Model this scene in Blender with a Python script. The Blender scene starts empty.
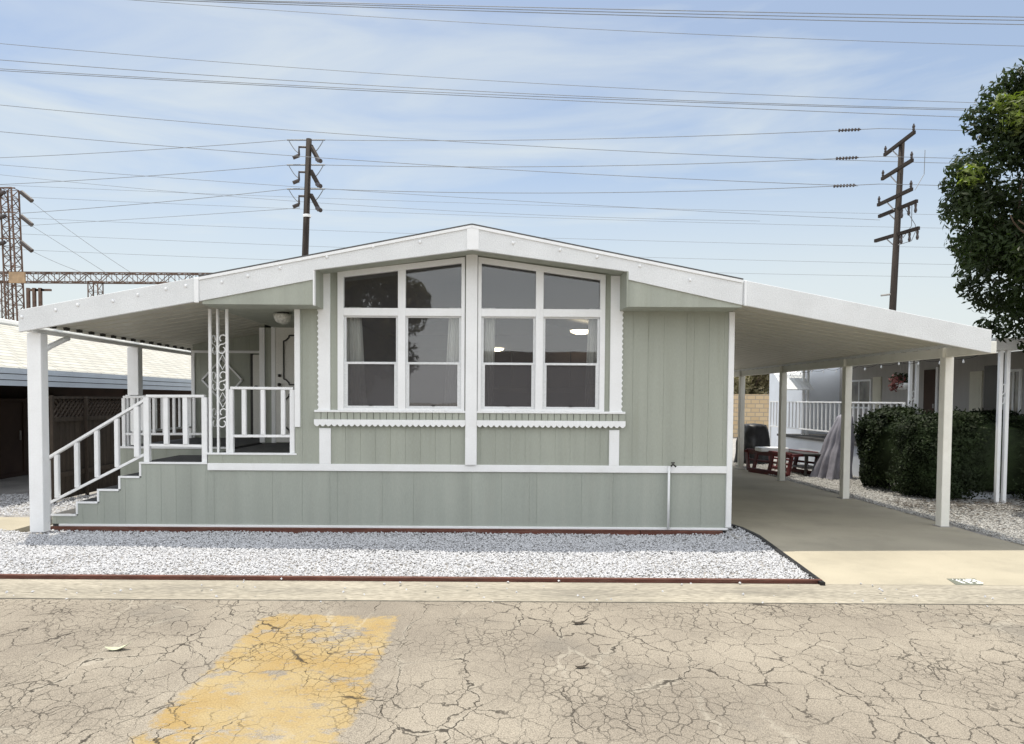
import bpy, math, random
from math import sin, cos, pi, radians, atan2, sqrt
from mathutils import Vector, Matrix, Euler, noise
random.seed(7)
S = bpy.context.scene
COL = S.collection
R = random.random
U = random.uniform

# ------------------------------------------------------------------ camera
F = 710.0; W = 1024; H = 744
PITCH = radians(-2.0); ROLL = radians(0.36)
CAM = Vector((0, -9.47, 1.75))
PX, PY = 492.0, 399.0 + 710 * math.tan(radians(2.0))
cd = bpy.data.cameras.new("camera"); cam = bpy.data.objects.new("camera", cd); COL.objects.link(cam)
cd.sensor_width = 36; cd.lens = F / W * 36
cd.shift_x = (W / 2 - PX) / W; cd.shift_y = (PY - H / 2) / W
cd.clip_start = 0.1; cd.clip_end = 3000
CM = Euler((pi / 2 + PITCH, 0, 0)).to_matrix() @ Matrix.Rotation(ROLL, 3, 'Z')
cam.matrix_world = Matrix.Translation(CAM) @ CM.to_4x4()
S.camera = cam

def ray(px, py):
    return CM @ Vector(((px - PX) / F, -(py - PY) / F, -1.0))
def P(px, py, Y):
    "photo point on the vertical plane at depth Y -> (x, z)"
    r = ray(px, py); t = (Y - CAM.y) / r.y
    p = CAM + r * t
    return p.x, p.z
def G(px, py, z=0.0):
    r = ray(px, py); t = (z - CAM.z) / r.z
    p = CAM + r * t
    return p.x, p.y
def X(px, Y, py=399): return P(px, py, Y)[0]
def Z(py, Y, px=492): return P(px, py, Y)[1]

# ------------------------------------------------------------------ materials
def srgb(r, g, b):
    f = lambda c: (c / 12.92) if c <= .04045 else ((c + .055) / 1.055) ** 2.4
    return (f(r / 255), f(g / 255), f(b / 255), 1)

def mat(name, col, rough=.6, var=.12, scale=3.0, bump=0.0, bscale=60.0, stretch=(1, 1, 1), metal=0.0, spec=.4, fine=.05, dirt=None, dirtamt=.0, trans=0.0):
    m = bpy.data.materials.new(name); m.use_nodes = True
    n = m.node_tree.nodes; l = m.node_tree.links
    b = n['Principled BSDF']
    b.inputs['Roughness'].default_value = rough; b.inputs['Metallic'].default_value = metal
    b.inputs['Specular IOR Level'].default_value = spec
    tc = n.new('ShaderNodeTexCoord'); mp = n.new('ShaderNodeMapping'); mp.inputs['Scale'].default_value = stretch
    l.new(tc.outputs['Object'], mp.inputs['Vector'])
    n1 = n.new('ShaderNodeTexNoise'); n1.inputs['Scale'].default_value = scale; n1.inputs['Detail'].default_value = 5
    n2 = n.new('ShaderNodeTexNoise'); n2.inputs['Scale'].default_value = bscale; n2.inputs['Detail'].default_value = 3
    l.new(mp.outputs[0], n1.inputs['Vector']); l.new(mp.outputs[0], n2.inputs['Vector'])
    c = Vector(col[:3])
    def mixc(fac, a, bb):
        x = n.new('ShaderNodeMix'); x.data_type = 'RGBA'
        if isinstance(fac, float): x.inputs[0].default_value = fac
        else: l.new(fac, x.inputs[0])
        for i, v in ((6, a), (7, bb)):
            if isinstance(v, (tuple, list, Vector)): x.inputs[i].default_value = (v[0], v[1], v[2], 1)
            else: l.new(v, x.inputs[i])
        return x.outputs[2]
    def rng(sock, lo, hi):
        x = n.new('ShaderNodeMapRange'); x.inputs['From Min'].default_value = lo; x.inputs['From Max'].default_value = hi
        l.new(sock, x.inputs['Value']); return x.outputs[0]
    o = mixc(rng(n1.outputs[0], .3, .7), c * (1 - var), c * (1 + var))
    if fine:
        f2 = mixc(rng(n2.outputs[0], .3, .7), (1 - fine,) * 3, (1 + fine,) * 3)
        mm = n.new('ShaderNodeMix'); mm.data_type = 'RGBA'; mm.blend_type = 'MULTIPLY'; mm.inputs[0].default_value = 1
        l.new(o, mm.inputs[6]); l.new(f2, mm.inputs[7]); o = mm.outputs[2]
    if dirt:
        n3 = n.new('ShaderNodeTexNoise'); n3.inputs['Scale'].default_value = scale * 1.7; n3.inputs['Detail'].default_value = 8; n3.inputs['Roughness'].default_value = .7
        l.new(mp.outputs[0], n3.inputs['Vector'])
        k = n.new('ShaderNodeMath'); k.operation = 'MULTIPLY'; k.inputs[1].default_value = dirtamt
        l.new(rng(n3.outputs[0], .5, .75), k.inputs[0])
        o = mixc(k.outputs[0], o, dirt)
    l.new(o, b.inputs['Base Color'])
    if bump:
        bp = n.new('ShaderNodeBump'); bp.inputs['Strength'].default_value = bump; bp.inputs['Distance'].default_value = .004
        l.new(n2.outputs[0], bp.inputs['Height']); l.new(bp.outputs[0], b.inputs['Normal'])
    if trans:
        tr = n.new('ShaderNodeBsdfTranslucent'); mx = n.new('ShaderNodeMixShader'); mx.inputs[0].default_value = trans
        tc_ = n.new('ShaderNodeMix'); tc_.data_type = 'RGBA'; tc_.blend_type = 'MULTIPLY'; tc_.inputs[0].default_value = 1
        l.new(o, tc_.inputs[6]); tc_.inputs[7].default_value = (1.6, 1.9, .7, 1)
        l.new(tc_.outputs[2], tr.inputs[0]); l.new(b.outputs[0], mx.inputs[1]); l.new(tr.outputs[0], mx.inputs[2])
        l.new(mx.outputs[0], n['Material Output'].inputs[0])
    return m

M = {}
XL = G(150, 740, -.07)[0] - .17; XR = G(345, 740, -.07)[0] + .10; YT_ = G(320, 614, -.07)[1] + .06
M['sage'] = mat('sage_siding', (.355, .375, .325), .75, .08, 1.0, .7, 60, (5, 5, .35), fine=.09, dirt=(.26, .27, .21), dirtamt=.35)
M['sage2'] = mat('sage_skirting', (.35, .375, .335), .75, .1, .9, .7, 60, (5, 5, .4), fine=.09, dirt=(.42, .43, .38), dirtamt=.4)
M['white'] = mat('white_trim_paint', (.83, .84, .85), .5, .03, 2.5, .15, 50, fine=.02, dirt=(.6, .58, .52), dirtamt=.18)
M['alum'] = mat('white_embossed_aluminium', (.70, .715, .725), .42, .05, 2.0, .9, 70, fine=.09, dirt=(.5, .5, .49), dirtamt=.2)
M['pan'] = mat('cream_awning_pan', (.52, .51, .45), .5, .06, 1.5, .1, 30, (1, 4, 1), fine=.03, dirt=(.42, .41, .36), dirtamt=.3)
M['post'] = mat('cream_post_paint', (.80, .79, .73), .5, .04, 2, .1, 60, fine=.02, dirt=(.5, .47, .4), dirtamt=.25)
M['ridge'] = mat('dark_roof_edge', (.10, .10, .10), .8, .2, 8)
M['roofw'] = mat('white_roof_coating', (.72, .72, .70), .7, .08, 2)
M['red'] = mat('red_brown_timber', (.11, .04, .027), .7, .3, 3, .4, 30, (1, 8, 8), fine=.2, dirt=(.3, .2, .15), dirtamt=.4)
M['carpet'] = mat('grey_outdoor_carpet', (.075, .075, .075), .95, .1, 6, .8, 200, fine=.2)
M['door'] = mat('off_white_door_paint', (.74, .73, .69), .45, .03, 2)
M['dark'] = mat('dark_bronze_metal', (.03, .028, .025), .4, .1, 5)
M['black'] = mat('black_plastic', (.015, .015, .016), .5, .1, 5)
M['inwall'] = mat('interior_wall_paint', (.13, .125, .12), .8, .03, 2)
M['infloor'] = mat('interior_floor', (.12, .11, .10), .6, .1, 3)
M['curtain'] = mat('white_sheer_curtain', (.85, .85, .83), .9, .03, 4, trans=.0)
M['screen'] = mat('dark_insect_screen', (.02, .02, .022), .7, .1, 5)
M['wood'] = mat('weathered_dark_wood', (.045, .034, .026), .9, .35, 2.5, .6, 30, (5, 5, .5), fine=.25)
M['polewood'] = mat('creosote_pole_wood', (.026, .019, .015), .9, .3, 2, .4, 20, (6, 6, .4), fine=.2)
M['rust'] = mat('rusty_steel', (.125, .08, .06), .85, .3, 1.5, dirt=(.25, .2, .17), dirtamt=.4)
M['galv'] = mat('galvanised_steel', (.30, .29, .28), .6, .2, 3)
M['wire'] = mat('oxidised_cable', (.17, .18, .19), .6, .1, 3)
M['insul'] = mat('brown_porcelain', (.05, .04, .038), .3, .2, 6)
M['shingle'] = None
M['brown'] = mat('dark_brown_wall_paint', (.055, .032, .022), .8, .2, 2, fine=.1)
M['bluewhite'] = mat('pale_blue_white_metal', (.55, .60, .66), .4, .06, 2)
M['greywall'] = mat('grey_siding', (.40, .385, .37), .8, .06, 2, .4, 40, (5, 5, .5))
M['palewall'] = mat('pale_siding', (.70, .74, .80), .7, .05, 2)
M['shutter'] = mat('cream_shutter', (.62, .60, .50), .6, .05, 3)
M['brick'] = None
M['leafdark'] = mat('dark_glossy_leaf', (.022, .034, .012), .5, .5, 1.5, fine=.3, trans=.30, spec=.2)
M['leafhedge'] = mat('hedge_leaf', (.020, .031, .012), .6, .5, 3, fine=.3, trans=.10, spec=.15)
M['leaffar'] = mat('far_leaf', (.16, .14, .08), .6, .4, .6, fine=.3, trans=.2)
M['tanplate'] = mat('tan_sign_paint', (.36, .25, .15), .7, .2, 3)
M['sunlitleaf'] = mat('sunlit_leaf', (.13, .16, .04), .5, .4, 2, fine=.2, trans=.45)  # lighter leaf colour standing in for sunlight on the crown
M['tanwall'] = mat('brown_eave_paint', (.11, .085, .065), .8, .2, 2)
M['bark'] = mat('bark', (.09, .065, .045), .95, .3, 4, 1, 20, (3, 3, .6), fine=.3)
M['tarp'] = mat('silver_grey_tarp', (.22, .215, .25), .5, .2, 5, .9, 14)
M['tarpblack'] = mat('black_vinyl_cover', (.014, .014, .016), .45, .2, 4)
M['redpaint'] = mat('dark_red_metal', (.10, .014, .015), .45, .2, 3, dirt=(.1, .03, .03), dirtamt=.5)
M['flower'] = mat('dusty_red_flower', (.15, .05, .045), .8, .5, 9)
M['paint_green'] = mat('grey_green_address_paint', (.15, .16, .13), .8, .12, 12, fine=.15)
M['paint_white'] = mat('white_number_paint', (.78, .79, .76), .8, .06, 12)
M['deadleaf'] = mat('dead_leaf', (.05, .04, .03), .9, .3, 20)
M['paleleaf'] = mat('pale_leaf', (.50, .52, .38), .9, .2, 20)

def emis(name, col, st):
    m = bpy.data.materials.new(name); m.use_nodes = True
    b = m.node_tree.nodes['Principled BSDF']; b.inputs['Base Color'].default_value = (.8, .8, .75, 1)
    b.inputs['Emission Color'].default_value = (*col, 1); b.inputs['Emission Strength'].default_value = st
    return m
M['lamp'] = emis('lit_lamp_glass', (1, .86, .6), 5)
M['glassbowl'] = mat('clear_ribbed_glass', (.5, .5, .46), .15, .3, 30, spec=.8)

def glass(name, tint, refl, dust):
    m = bpy.data.materials.new(name); m.use_nodes = True
    n = m.node_tree.nodes; l = m.node_tree.links; n.clear()
    out = n.new('ShaderNodeOutputMaterial'); tr = n.new('ShaderNodeBsdfTransparent'); gl = n.new('ShaderNodeBsdfGlossy')
    tr.inputs[0].default_value = (*tint, 1); gl.inputs['Roughness'].default_value = .015
    tcn = n.new('ShaderNodeTexCoord'); nz = n.new('ShaderNodeTexNoise'); nz.inputs['Scale'].default_value = 1.6
    bp = n.new('ShaderNodeBump'); bp.inputs['Strength'].default_value = .05; bp.inputs['Distance'].default_value = .02
    l.new(tcn.outputs['Object'], nz.inputs[0]); l.new(nz.outputs[0], bp.inputs['Height']); l.new(bp.outputs[0], gl.inputs['Normal'])
    fr = n.new('ShaderNodeFresnel'); fr.inputs['IOR'].default_value = 1.5
    ad = n.new('ShaderNodeMath'); ad.operation = 'ADD'; ad.inputs[1].default_value = refl; ad.use_clamp = True
    l.new(fr.outputs[0], ad.inputs[0])
    df = n.new('ShaderNodeBsdfDiffuse'); df.inputs[0].default_value = (.30, .29, .30, 1)
    m0 = n.new('ShaderNodeMixShader'); m0.inputs[0].default_value = dust; l.new(tr.outputs[0], m0.inputs[1]); l.new(df.outputs[0], m0.inputs[2])
    mx = n.new('ShaderNodeMixShader'); l.new(ad.outputs[0], mx.inputs[0]); l.new(m0.outputs[0], mx.inputs[1]); l.new(gl.outputs[0], mx.inputs[2])
    l.new(mx.outputs[0], out.inputs[0]); return m
M['glass'] = glass('window_glass', (.95, .96, .95), .035, .085)
M['glass2'] = glass('screened_window_glass', (.6, .6, .6), .03, .24)

def add_nodes_street(name, yellow=False):
    m = bpy.data.materials.new(name); m.use_nodes = True
    n = m.node_tree.nodes; l = m.node_tree.links; b = n['Principled BSDF']
    tc = n.new('ShaderNodeTexCoord')
    def noise_(scale, detail=4, vec=None, rough=.5):
        x = n.new('ShaderNodeTexNoise'); x.inputs['Scale'].default_value = scale; x.inputs['Detail'].default_value = detail; x.inputs['Roughness'].default_value = rough
        l.new(vec or tc.outputs['Object'], x.inputs['Vector']); return x
    def rng(s, a, bb, c=0., d=1.):
        x = n.new('ShaderNodeMapRange'); x.interpolation_type = 'SMOOTHSTEP'
        for k, v in (('From Min', a), ('From Max', bb), ('To Min', c), ('To Max', d)): x.inputs[k].default_value = v
        l.new(s, x.inputs['Value']); return x.outputs[0]
    def math_(op, a, bb):
        x = n.new('ShaderNodeMath'); x.operation = op
        for i, v in ((0, a), (1, bb)):
            if isinstance(v, float): x.inputs[i].default_value = v
            else: l.new(v, x.inputs[i])
        return x.outputs[0]
    def mix(fac, a, bb, mode='MIX'):
        x = n.new('ShaderNodeMix'); x.data_type = 'RGBA'; x.blend_type = mode
        if isinstance(fac, float): x.inputs[0].default_value = fac
        else: l.new(fac, x.inputs[0])
        for i, v in ((6, a), (7, bb)):
            if isinstance(v, tuple): x.inputs[i].default_value = (*v, 1)
            else: l.new(v, x.inputs[i])
        return x.outputs[2]
    def warped(sc, amt, stretch):
        nn = noise_(sc, 5, rough=.6)
        sub = n.new('ShaderNodeVectorMath'); sub.operation = 'SUBTRACT'; l.new(nn.outputs['Color'], sub.inputs[0]); sub.inputs[1].default_value = (.5, .5, .5)
        s2 = n.new('ShaderNodeVectorMath'); s2.operation = 'SCALE'; l.new(sub.outputs[0], s2.inputs[0]); s2.inputs['Scale'].default_value = amt
        a = n.new('ShaderNodeVectorMath'); a.operation = 'ADD'; l.new(tc.outputs['Object'], a.inputs[0]); l.new(s2.outputs[0], a.inputs[1])
        mp = n.new('ShaderNodeMapping'); mp.inputs['Scale'].default_value = stretch; mp.inputs['Rotation'].default_value = (0, 0, .15); l.new(a.outputs[0], mp.inputs['Vector'])
        return mp.outputs[0]
    def vor(vec, scale):
        v = n.new('ShaderNodeTexVoronoi'); v.feature = 'DISTANCE_TO_EDGE'; v.voronoi_dimensions = '2D'; v.inputs['Scale'].default_value = scale
        l.new(vec, v.inputs['Vector']); return v.outputs['Distance']
    v1 = vor(warped(2.2, .42, (1, .36, 1)), 2.5)
    v2 = vor(warped(3.0, .30, (1, .7, 1)), 5.6)
    v3 = vor(warped(5.0, .14, (1, .8, 1)), 12)
    mask1 = rng(noise_(1.1, 3).outputs[0], .40, .56)
    mask2 = rng(noise_(.55, 4).outputs[0], .38, .52)
    wv = rng(noise_(6, 3).outputs[0], .36, .72, .004, .020)
    c1 = math_('MULTIPLY', rng(math_('DIVIDE', v1, wv), .25, 1.1, 1., 0.), mask1)
    c2 = math_('MULTIPLY', rng(math_('DIVIDE', v2, wv), .8, 1.9, 1., 0.), mask2)
    c3 = math_('MULTIPLY', rng(math_('DIVIDE', v3, wv), 1.2, 3.4, 1., 0.), rng(noise_(.8, 4).outputs[0], .47, .58))
    crack = math_('MAXIMUM', c1, math_('MAXIMUM', math_('MULTIPLY', c2, .85), math_('MULTIPLY', c3, .7)))
    # pale dusty rims beside cracks
    rim = math_('MULTIPLY', rng(math_('DIVIDE', v1, wv), 1.2, 5., 1., 0.), rng(noise_(.9, 2).outputs[0], .48, .6))
    base = mix(rng(noise_(.6, 6, rough=.65).outputs[0], .3, .7), (.212, .187, .156), (.30, .268, .222))
    grain = mix(rng(noise_(140, 2).outputs[0], .3, .7), (.68, .68, .68), (1.3, 1.3, 1.29))
    base = mix(1., base, grain, 'MULTIPLY')
    speck = rng(noise_(60, 2).outputs[0], .62, .72)
    base = mix(math_('MULTIPLY', speck, .6), base, (.13, .12, .105))
    stain = rng(noise_(.9, 4).outputs[0], .58, .72)
    base = mix(math_('MULTIPLY', stain, .5), base, (.15, .14, .125))
    if yellow:
        paint = mix(rng(noise_(2.5, 5).outputs[0], .3, .7), (.32, .225, .095), (.35, .275, .15))
        paint = mix(1., paint, mix(rng(noise_(90, 2).outputs[0], .3, .7), (.85, .85, .85), (1.1, 1.1, 1.1)), 'MULTIPLY')
        mp = n.new('ShaderNodeMapping'); mp.inputs['Scale'].default_value = (1, 1.8, 1); l.new(tc.outputs['Object'], mp.inputs['Vector'])
        wear = rng(noise_(2.3, 9, mp.outputs[0], .72).outputs[0], .54, .60)
        fwear = rng(noise_(14, 6, mp.outputs[0], .7).outputs[0], .56, .63)
        sp = n.new('ShaderNodeSeparateXYZ'); l.new(tc.outputs['Object'], sp.inputs[0])
        ex = math_('MINIMUM', math_('SUBTRACT', sp.outputs[0], XL), math_('SUBTRACT', XR, sp.outputs[0]))
        ed = math_('MINIMUM', ex, math_('SUBTRACT', YT_, sp.outputs[1]))
        nn = math_('MULTIPLY', noise_(7, 6, rough=.7).outputs[0], .34)
        edge = rng(math_('SUBTRACT', ed, nn), -.10, -.03, 1., 0.)
        wear = math_('MAXIMUM', wear, edge)
        base = mix(math_('MAXIMUM', wear, math_('MULTIPLY', fwear, .7)), paint, base)
    base = mix(math_('MULTIPLY', rim, .35), base, (.42, .39, .33))
    base = mix(math_('MULTIPLY', crack, .9), base, (.035, .03, .025))
    l.new(base, b.inputs['Base Color']); b.inputs['Roughness'].default_value = .92; b.inputs['Specular IOR Level'].default_value = .2
    hgt = math_('SUBTRACT', math_('MULTIPLY', noise_(90, 3).outputs[0], .5), math_('MULTIPLY', crack, 2.0))
    bp = n.new('ShaderNodeBump'); bp.inputs['Strength'].default_value = .7; bp.inputs['Distance'].default_value = .006
    l.new(hgt, bp.inputs['Height']); l.new(bp.outputs[0], b.inputs['Normal'])
    return m
M['street'] = add_nodes_street('cracked_asphalt')
M['yellow'] = add_nodes_street('worn_yellow_paint', True)
M['concrete'] = mat('driveway_concrete', (.375, .34, .265), .9, .12, .8, .5, 120, fine=.14, dirt=(.27, .25, .20), dirtamt=.65)
M['gutter'] = mat('gutter_concrete', (.315, .288, .235), .9, .16, 1.5, 1, 45, (.3, 2.5, 1), fine=.3, dirt=(.15, .14, .12), dirtamt=.85)
M['soil'] = mat('grey_soil', (.33, .32, .31), .95, .2, 2, .6, 80, fine=.3)
M['ground'] = mat('dry_ground', (.30, .27, .22), .95, .2, .3, .3, 40, fine=.15)
M['stonedirtyshaded'] = mat('dusty_shaded_pebble', (.36, .355, .34), .8, .35, 25, fine=.2)  # dirty stone, darkened further in place of tree shade
M['stone'] = mat('white_pebble', (.52, .525, .545), .75, .26, 45, fine=.1)

def brickmat(name, c1, c2, mortar, sx, bw=.5, bh=.25, axis='XZ'):
    m = bpy.data.materials.new(name); m.use_nodes = True; n = m.node_tree.nodes; l = m.node_tree.links
    tc = n.new('ShaderNodeTexCoord'); sp = n.new('ShaderNodeSeparateXYZ'); cb = n.new('ShaderNodeCombineXYZ'); l.new(tc.outputs['Object'], sp.inputs[0])
    l.new(sp.outputs['XYZ'.index(axis[0])], cb.inputs[0]); l.new(sp.outputs['XYZ'.index(axis[1])], cb.inputs[1])
    bt = n.new('ShaderNodeTexBrick'); l.new(cb.outputs[0], bt.inputs['Vector']); bt.inputs['Color1'].default_value = (*c1, 1); bt.inputs['Color2'].default_value = (*c2, 1)
    bt.inputs['Mortar'].default_value = (*mortar, 1); bt.inputs['Scale'].default_value = sx; bt.inputs['Brick Width'].default_value = bw; bt.inputs['Row Height'].default_value = bh
    bt.inputs['Mortar Size'].default_value = .018
    l.new(bt.outputs[0], n['Principled BSDF'].inputs['Base Color']); n['Principled BSDF'].inputs['Roughness'].default_value = .8
    bp = n.new('ShaderNodeBump'); bp.inputs['Strength'].default_value = .6; bp.inputs['Distance'].default_value = .01; bp.invert = True
    l.new(bt.outputs['Fac'], bp.inputs['Height']); l.new(bp.outputs[0], n['Principled BSDF'].inputs['Normal'])
    return m
M['shingle'] = brickmat('white_roof_shingle', (.50, .49, .44), (.41, .40, .36), (.22, .22, .21), 1.0, .5, .2, 'YX')
M['brick'] = brickmat('tan_block', (.46, .34, .20), (.52, .40, .25), (.30, .26, .2), 1.0, .4, .2)

# ------------------------------------------------------------------ mesh helpers
class MB:
    def __init__(s): s.v = []; s.f = []
    def box(s, x0, x1, y0, y1, z0, z1):
        if x0 > x1: x0, x1 = x1, x0
        if y0 > y1: y0, y1 = y1, y0
        if z0 > z1: z0, z1 = z1, z0
        b = len(s.v)
        s.v += [(x0, y0, z0), (x1, y0, z0), (x1, y1, z0), (x0, y1, z0), (x0, y0, z1), (x1, y0, z1), (x1, y1, z1), (x0, y1, z1)]
        s.f += [(b, b + 3, b + 2, b + 1), (b + 4, b + 5, b + 6, b + 7), (b, b + 1, b + 5, b + 4), (b + 1, b + 2, b + 6, b + 5), (b + 2, b + 3, b + 7, b + 6), (b + 3, b, b + 4, b + 7)]
        return s
    def prism(s, pts, y0, y1, axis='Y'):
        "pts in (x,z) extruded along Y; (y,z) along X; (x,y) along Z"
        mk = {'Y': lambda p, t: (p[0], t, p[1]), 'X': lambda p, t: (t, p[0], p[1]), 'Z': lambda p, t: (p[0], p[1], t)}[axis]
        b = len(s.v); n = len(pts)
        area = sum(pts[i][0] * pts[(i + 1) % n][1] - pts[(i + 1) % n][0] * pts[i][1] for i in range(n))
        if area < 0: pts = pts[::-1]
        if y0 > y1: y0, y1 = y1, y0
        s.v += [mk(p, y0) for p in pts] + [mk(p, y1) for p in pts]
        flip = axis != 'Y'
        f0 = tuple(b + i for i in range(n)); f1 = tuple(b + n + i for i in range(n))
        if flip: s.f += [f0[::-1], f1]
        else: s.f += [f0, f1[::-1]]
        for i in range(n):
            j = (i + 1) % n
            q = (b + i, b + j, b + n + j, b + n + i)
            s.f.append(q if flip else q[::-1])
        return s
    def tube(s, pts, r, n=8, caps=True):
        pts = [Vector(p) for p in pts]; rs = r if isinstance(r, (list, tuple)) else [r] * len(pts)
        b = len(s.v); up = Vector((0, 0, 1)); last = None
        for i, p in enumerate(pts):
            d = (pts[min(i + 1, len(pts) - 1)] - pts[max(i - 1, 0)])
            d = d.normalized() if d.length > 1e-9 else Vector((0, 0, 1))
            if last is None:
                a = d.orthogonal().normalized()
            else:
                a = (last - d * last.dot(d)); a = a.normalized() if a.length > 1e-6 else d.orthogonal().normalized()
            last = a; c = d.cross(a)
            for k in range(n):
                t = 2 * pi * k / n
                s.v.append(tuple(p + (a * cos(t) + c * sin(t)) * rs[i]))
        for i in range(len(pts) - 1):
            for k in range(n):
                k2 = (k + 1) % n
                s.f.append((b + i * n + k, b + i * n + k2, b + (i + 1) * n + k2, b + (i + 1) * n + k))
        if caps:
            s.f.append(tuple(b + k for k in range(n))[::-1]); e = b + (len(pts) - 1) * n
            s.f.append(tuple(e + k for k in range(n)))
        return s
    def bar(s, p, q, w, h, up=(0, 0, 1)):
        p = Vector(p); q = Vector(q); d = (q - p).normalized(); u = Vector(up)
        if abs(d.dot(u)) > .98: u = Vector((0, 1, 0))
        a = d.cross(u).normalized() * w / 2; c = a.cross(d).normalized() * h / 2
        b = len(s.v)
        for o in (p, q):
            s.v += [tuple(o - a - c), tuple(o + a - c), tuple(o + a + c), tuple(o - a + c)]
        s.f += [(b, b + 1, b + 2, b + 3), (b + 4, b + 7, b + 6, b + 5)]
        for i in range(4):
            j = (i + 1) % 4; s.f.append((b + i, b + 4 + i, b + 4 + j, b + j))
        return s
    def lathe(s, prof, c, n=20):
        b = len(s.v)
        for r, z in prof:
            for k in range(n):
                t = 2 * pi * k / n; s.v.append((c[0] + r * cos(t), c[1] + r * sin(t), c[2] + z))
        for i in range(len(prof) - 1):
            for k in range(n):
                k2 = (k + 1) % n; s.f.append((b + i * n + k, b + i * n + k2, b + (i + 1) * n + k2, b + (i + 1) * n + k))
        return s
    def build(s, name, m, parent=None, bevel=0, smooth=False, seg=1):
        me = bpy.data.meshes.new(name)
        o = bpy.data.objects.new(name, me); COL.objects.link(o)
        off = Vector((0, 0, 0))
        if parent is not None:
            off = Vector(parent.get('_o', (0, 0, 0))); o.parent = parent; o['_o'] = tuple(off)
        me.from_pydata([(a - off.x, b - off.y, c - off.z) for a, b, c in s.v], [], s.f); me.update()
        me.materials.append(m if not isinstance(m, str) else M[m])
        if bevel:
            bv = o.modifiers.new('bevel', 'BEVEL'); bv.width = bevel; bv.segments = seg; bv.limit_method = 'ANGLE'; bv.angle_limit = radians(40)
        if smooth:
            for p in me.polygons: p.use_smooth = True
        return o

def tag(o, label, cat, group=None, kind=None):
    o['label'] = label; o['category'] = cat
    if group: o['group'] = group
    if kind: o['kind'] = kind
    return o
def struct(o): o['kind'] = 'structure'; return o
def thing(name, loc, label, cat, group=None):
    o = bpy.data.objects.new(name, None); COL.objects.link(o); o.location = loc; o['_o'] = tuple(loc)
    o.empty_display_size = .2
    return tag(o, label, cat, group)
def ground_origin(o, loc):
    "move a single-mesh thing's origin to its base"
    off = Vector(loc); 
    o.data.transform(Matrix.Translation(-off)); o.location = off
    return o
def copy_tree(o, loc, label=None, parent=None):
    c = o.copy(); COL.objects.link(c)
    if parent: c.parent = parent
    else: c.location = loc
    if label: c['label'] = label
    for ch in [x for x in bpy.data.objects if x.parent == o]: copy_tree(ch, None, None, c)
    return c

def grooved(mb, x0, x1, bot, top, y, thick=.03, spacing=.2, gw=.0045, gd=.003, jitter=None, holes=None):
    "sheet siding facing -Y with routed vertical grooves; bot/top functions of x"
    xs = []
    x = x0 + spacing * .5; k = 0
    seq = jitter or [spacing]
    while x < x1 - .02:
        xs.append(x); x += seq[k % len(seq)]; k += 1
    prof = [(x0, 0)]
    for g in xs: prof += [(g - gw / 2, 0), (g - gw / 4, gd), (g + gw / 4, gd), (g + gw / 2, 0)]
    prof.append((x1, 0)); b = len(mb.v)
    for px_, d in prof:
        mb.v += [(px_, y + d, bot(px_)), (px_, y + d, top(px_))]
    for i in range(len(prof) - 1):
        a = b + 2 * i; mb.f.append((a, a + 2, a + 3, a + 1))
    n = len(mb.v)
    mb.v += [(x0, y + thick, bot(x0)), (x0, y + thick, top(x0)), (x1, y + thick, bot(x1)), (x1, y + thick, top(x1))]
    e = b + 2 * (len(prof) - 1)
    mb.f += [(n, n + 1, n + 3, n + 2), (b, b + 1, n + 1, n), (e, n + 2, n + 3, e + 1)]
    return mb

# ------------------------------------------------------------------ ground, street, curb
SZ = -.07
struct(MB().box(-400, 400, -300, 700, -1.2, -.12).build('ground', 'ground'))
struct(MB().prism([(-60, -13.4), (60, -13.4), (60, -3.16), (-60, -3.16)], -.11, SZ, 'Z').build('street', 'street'))
# rolled kerb and gutter
prof = [(-3.15, -.115), (-3.15, SZ + .006), (-3.13, SZ + .006), (-3.12, SZ - .02), (-3.08, SZ - .012), (-3.0, -.06), (-2.92, -.02), (-2.86, .0), (-2.77, .006), (-2.765, -.012), (-2.755, -.012), (-2.75, .002), (-2.74, .002), (-2.74, -.115)]
struct(MB().prism(prof, -60, 60, 'X').build('kerb', 'gutter'))
prof2 = [(-13.38, -.115), (-13.38, SZ + .004), (-13.7, -.02), (-13.9, .01), (-14.1, .01), (-14.1, -.115)]
struct(MB().prism(prof2, -60, 60, 'X').build('kerb', 'gutter'))
struct(MB().box(-60, 60, -40, -14.1, -.115, .0).build('far_verge', 'soil'))
# yard base
struct(MB().box(-60, -6.3, -2.74, 45, -.115, -.012).build('yard_ground', 'soil'))
struct(MB().box(-6.3, 3.15, .9, 45, -.115, -.012).build('yard_ground', 'soil'))
struct(MB().box(3.15, 60, -2.74, 45, -.115, -.013).build('yard_ground', 'soil'))
struct(MB().prism([(-2.74, -.115), (-2.74, -.014), (-1.9, -.014), (-.3, -.075), (.9, -.075), (.9, -.115)], -6.3, 3.15, 'X').build('gravel_bed', 'soil'))
def bedz(x, y):
    if y < -1.9 or y > 1.2 or x > 3.5 or x < -6.3: return 0.0
    f = min(1, (y + 1.9) / 1.6)
    k = max(0, min(1, (3.35 - x) / .35, (x + 6.3) / .5))
    return -.062 * f * k
# driveway
dL = [G(826, 586), G(790, 559.5), G(760, 537.5), (3.42, .1), (3.28, .75), (3.22, 1.4)]
drv = [(dL[0][0], -2.735)] + [dL[1], dL[2], dL[3], dL[4], dL[5], (3.22, 11.5), (6.52, 11.5), (6.52, 1.0), (6.48, -.2), (6.55, -1.0), (6.9, -1.5), (8.5, -2.0), (8.5, -2.735)]
struct(MB().prism(drv, -.11, .0, 'Z').build('driveway', 'concrete'))
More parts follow.
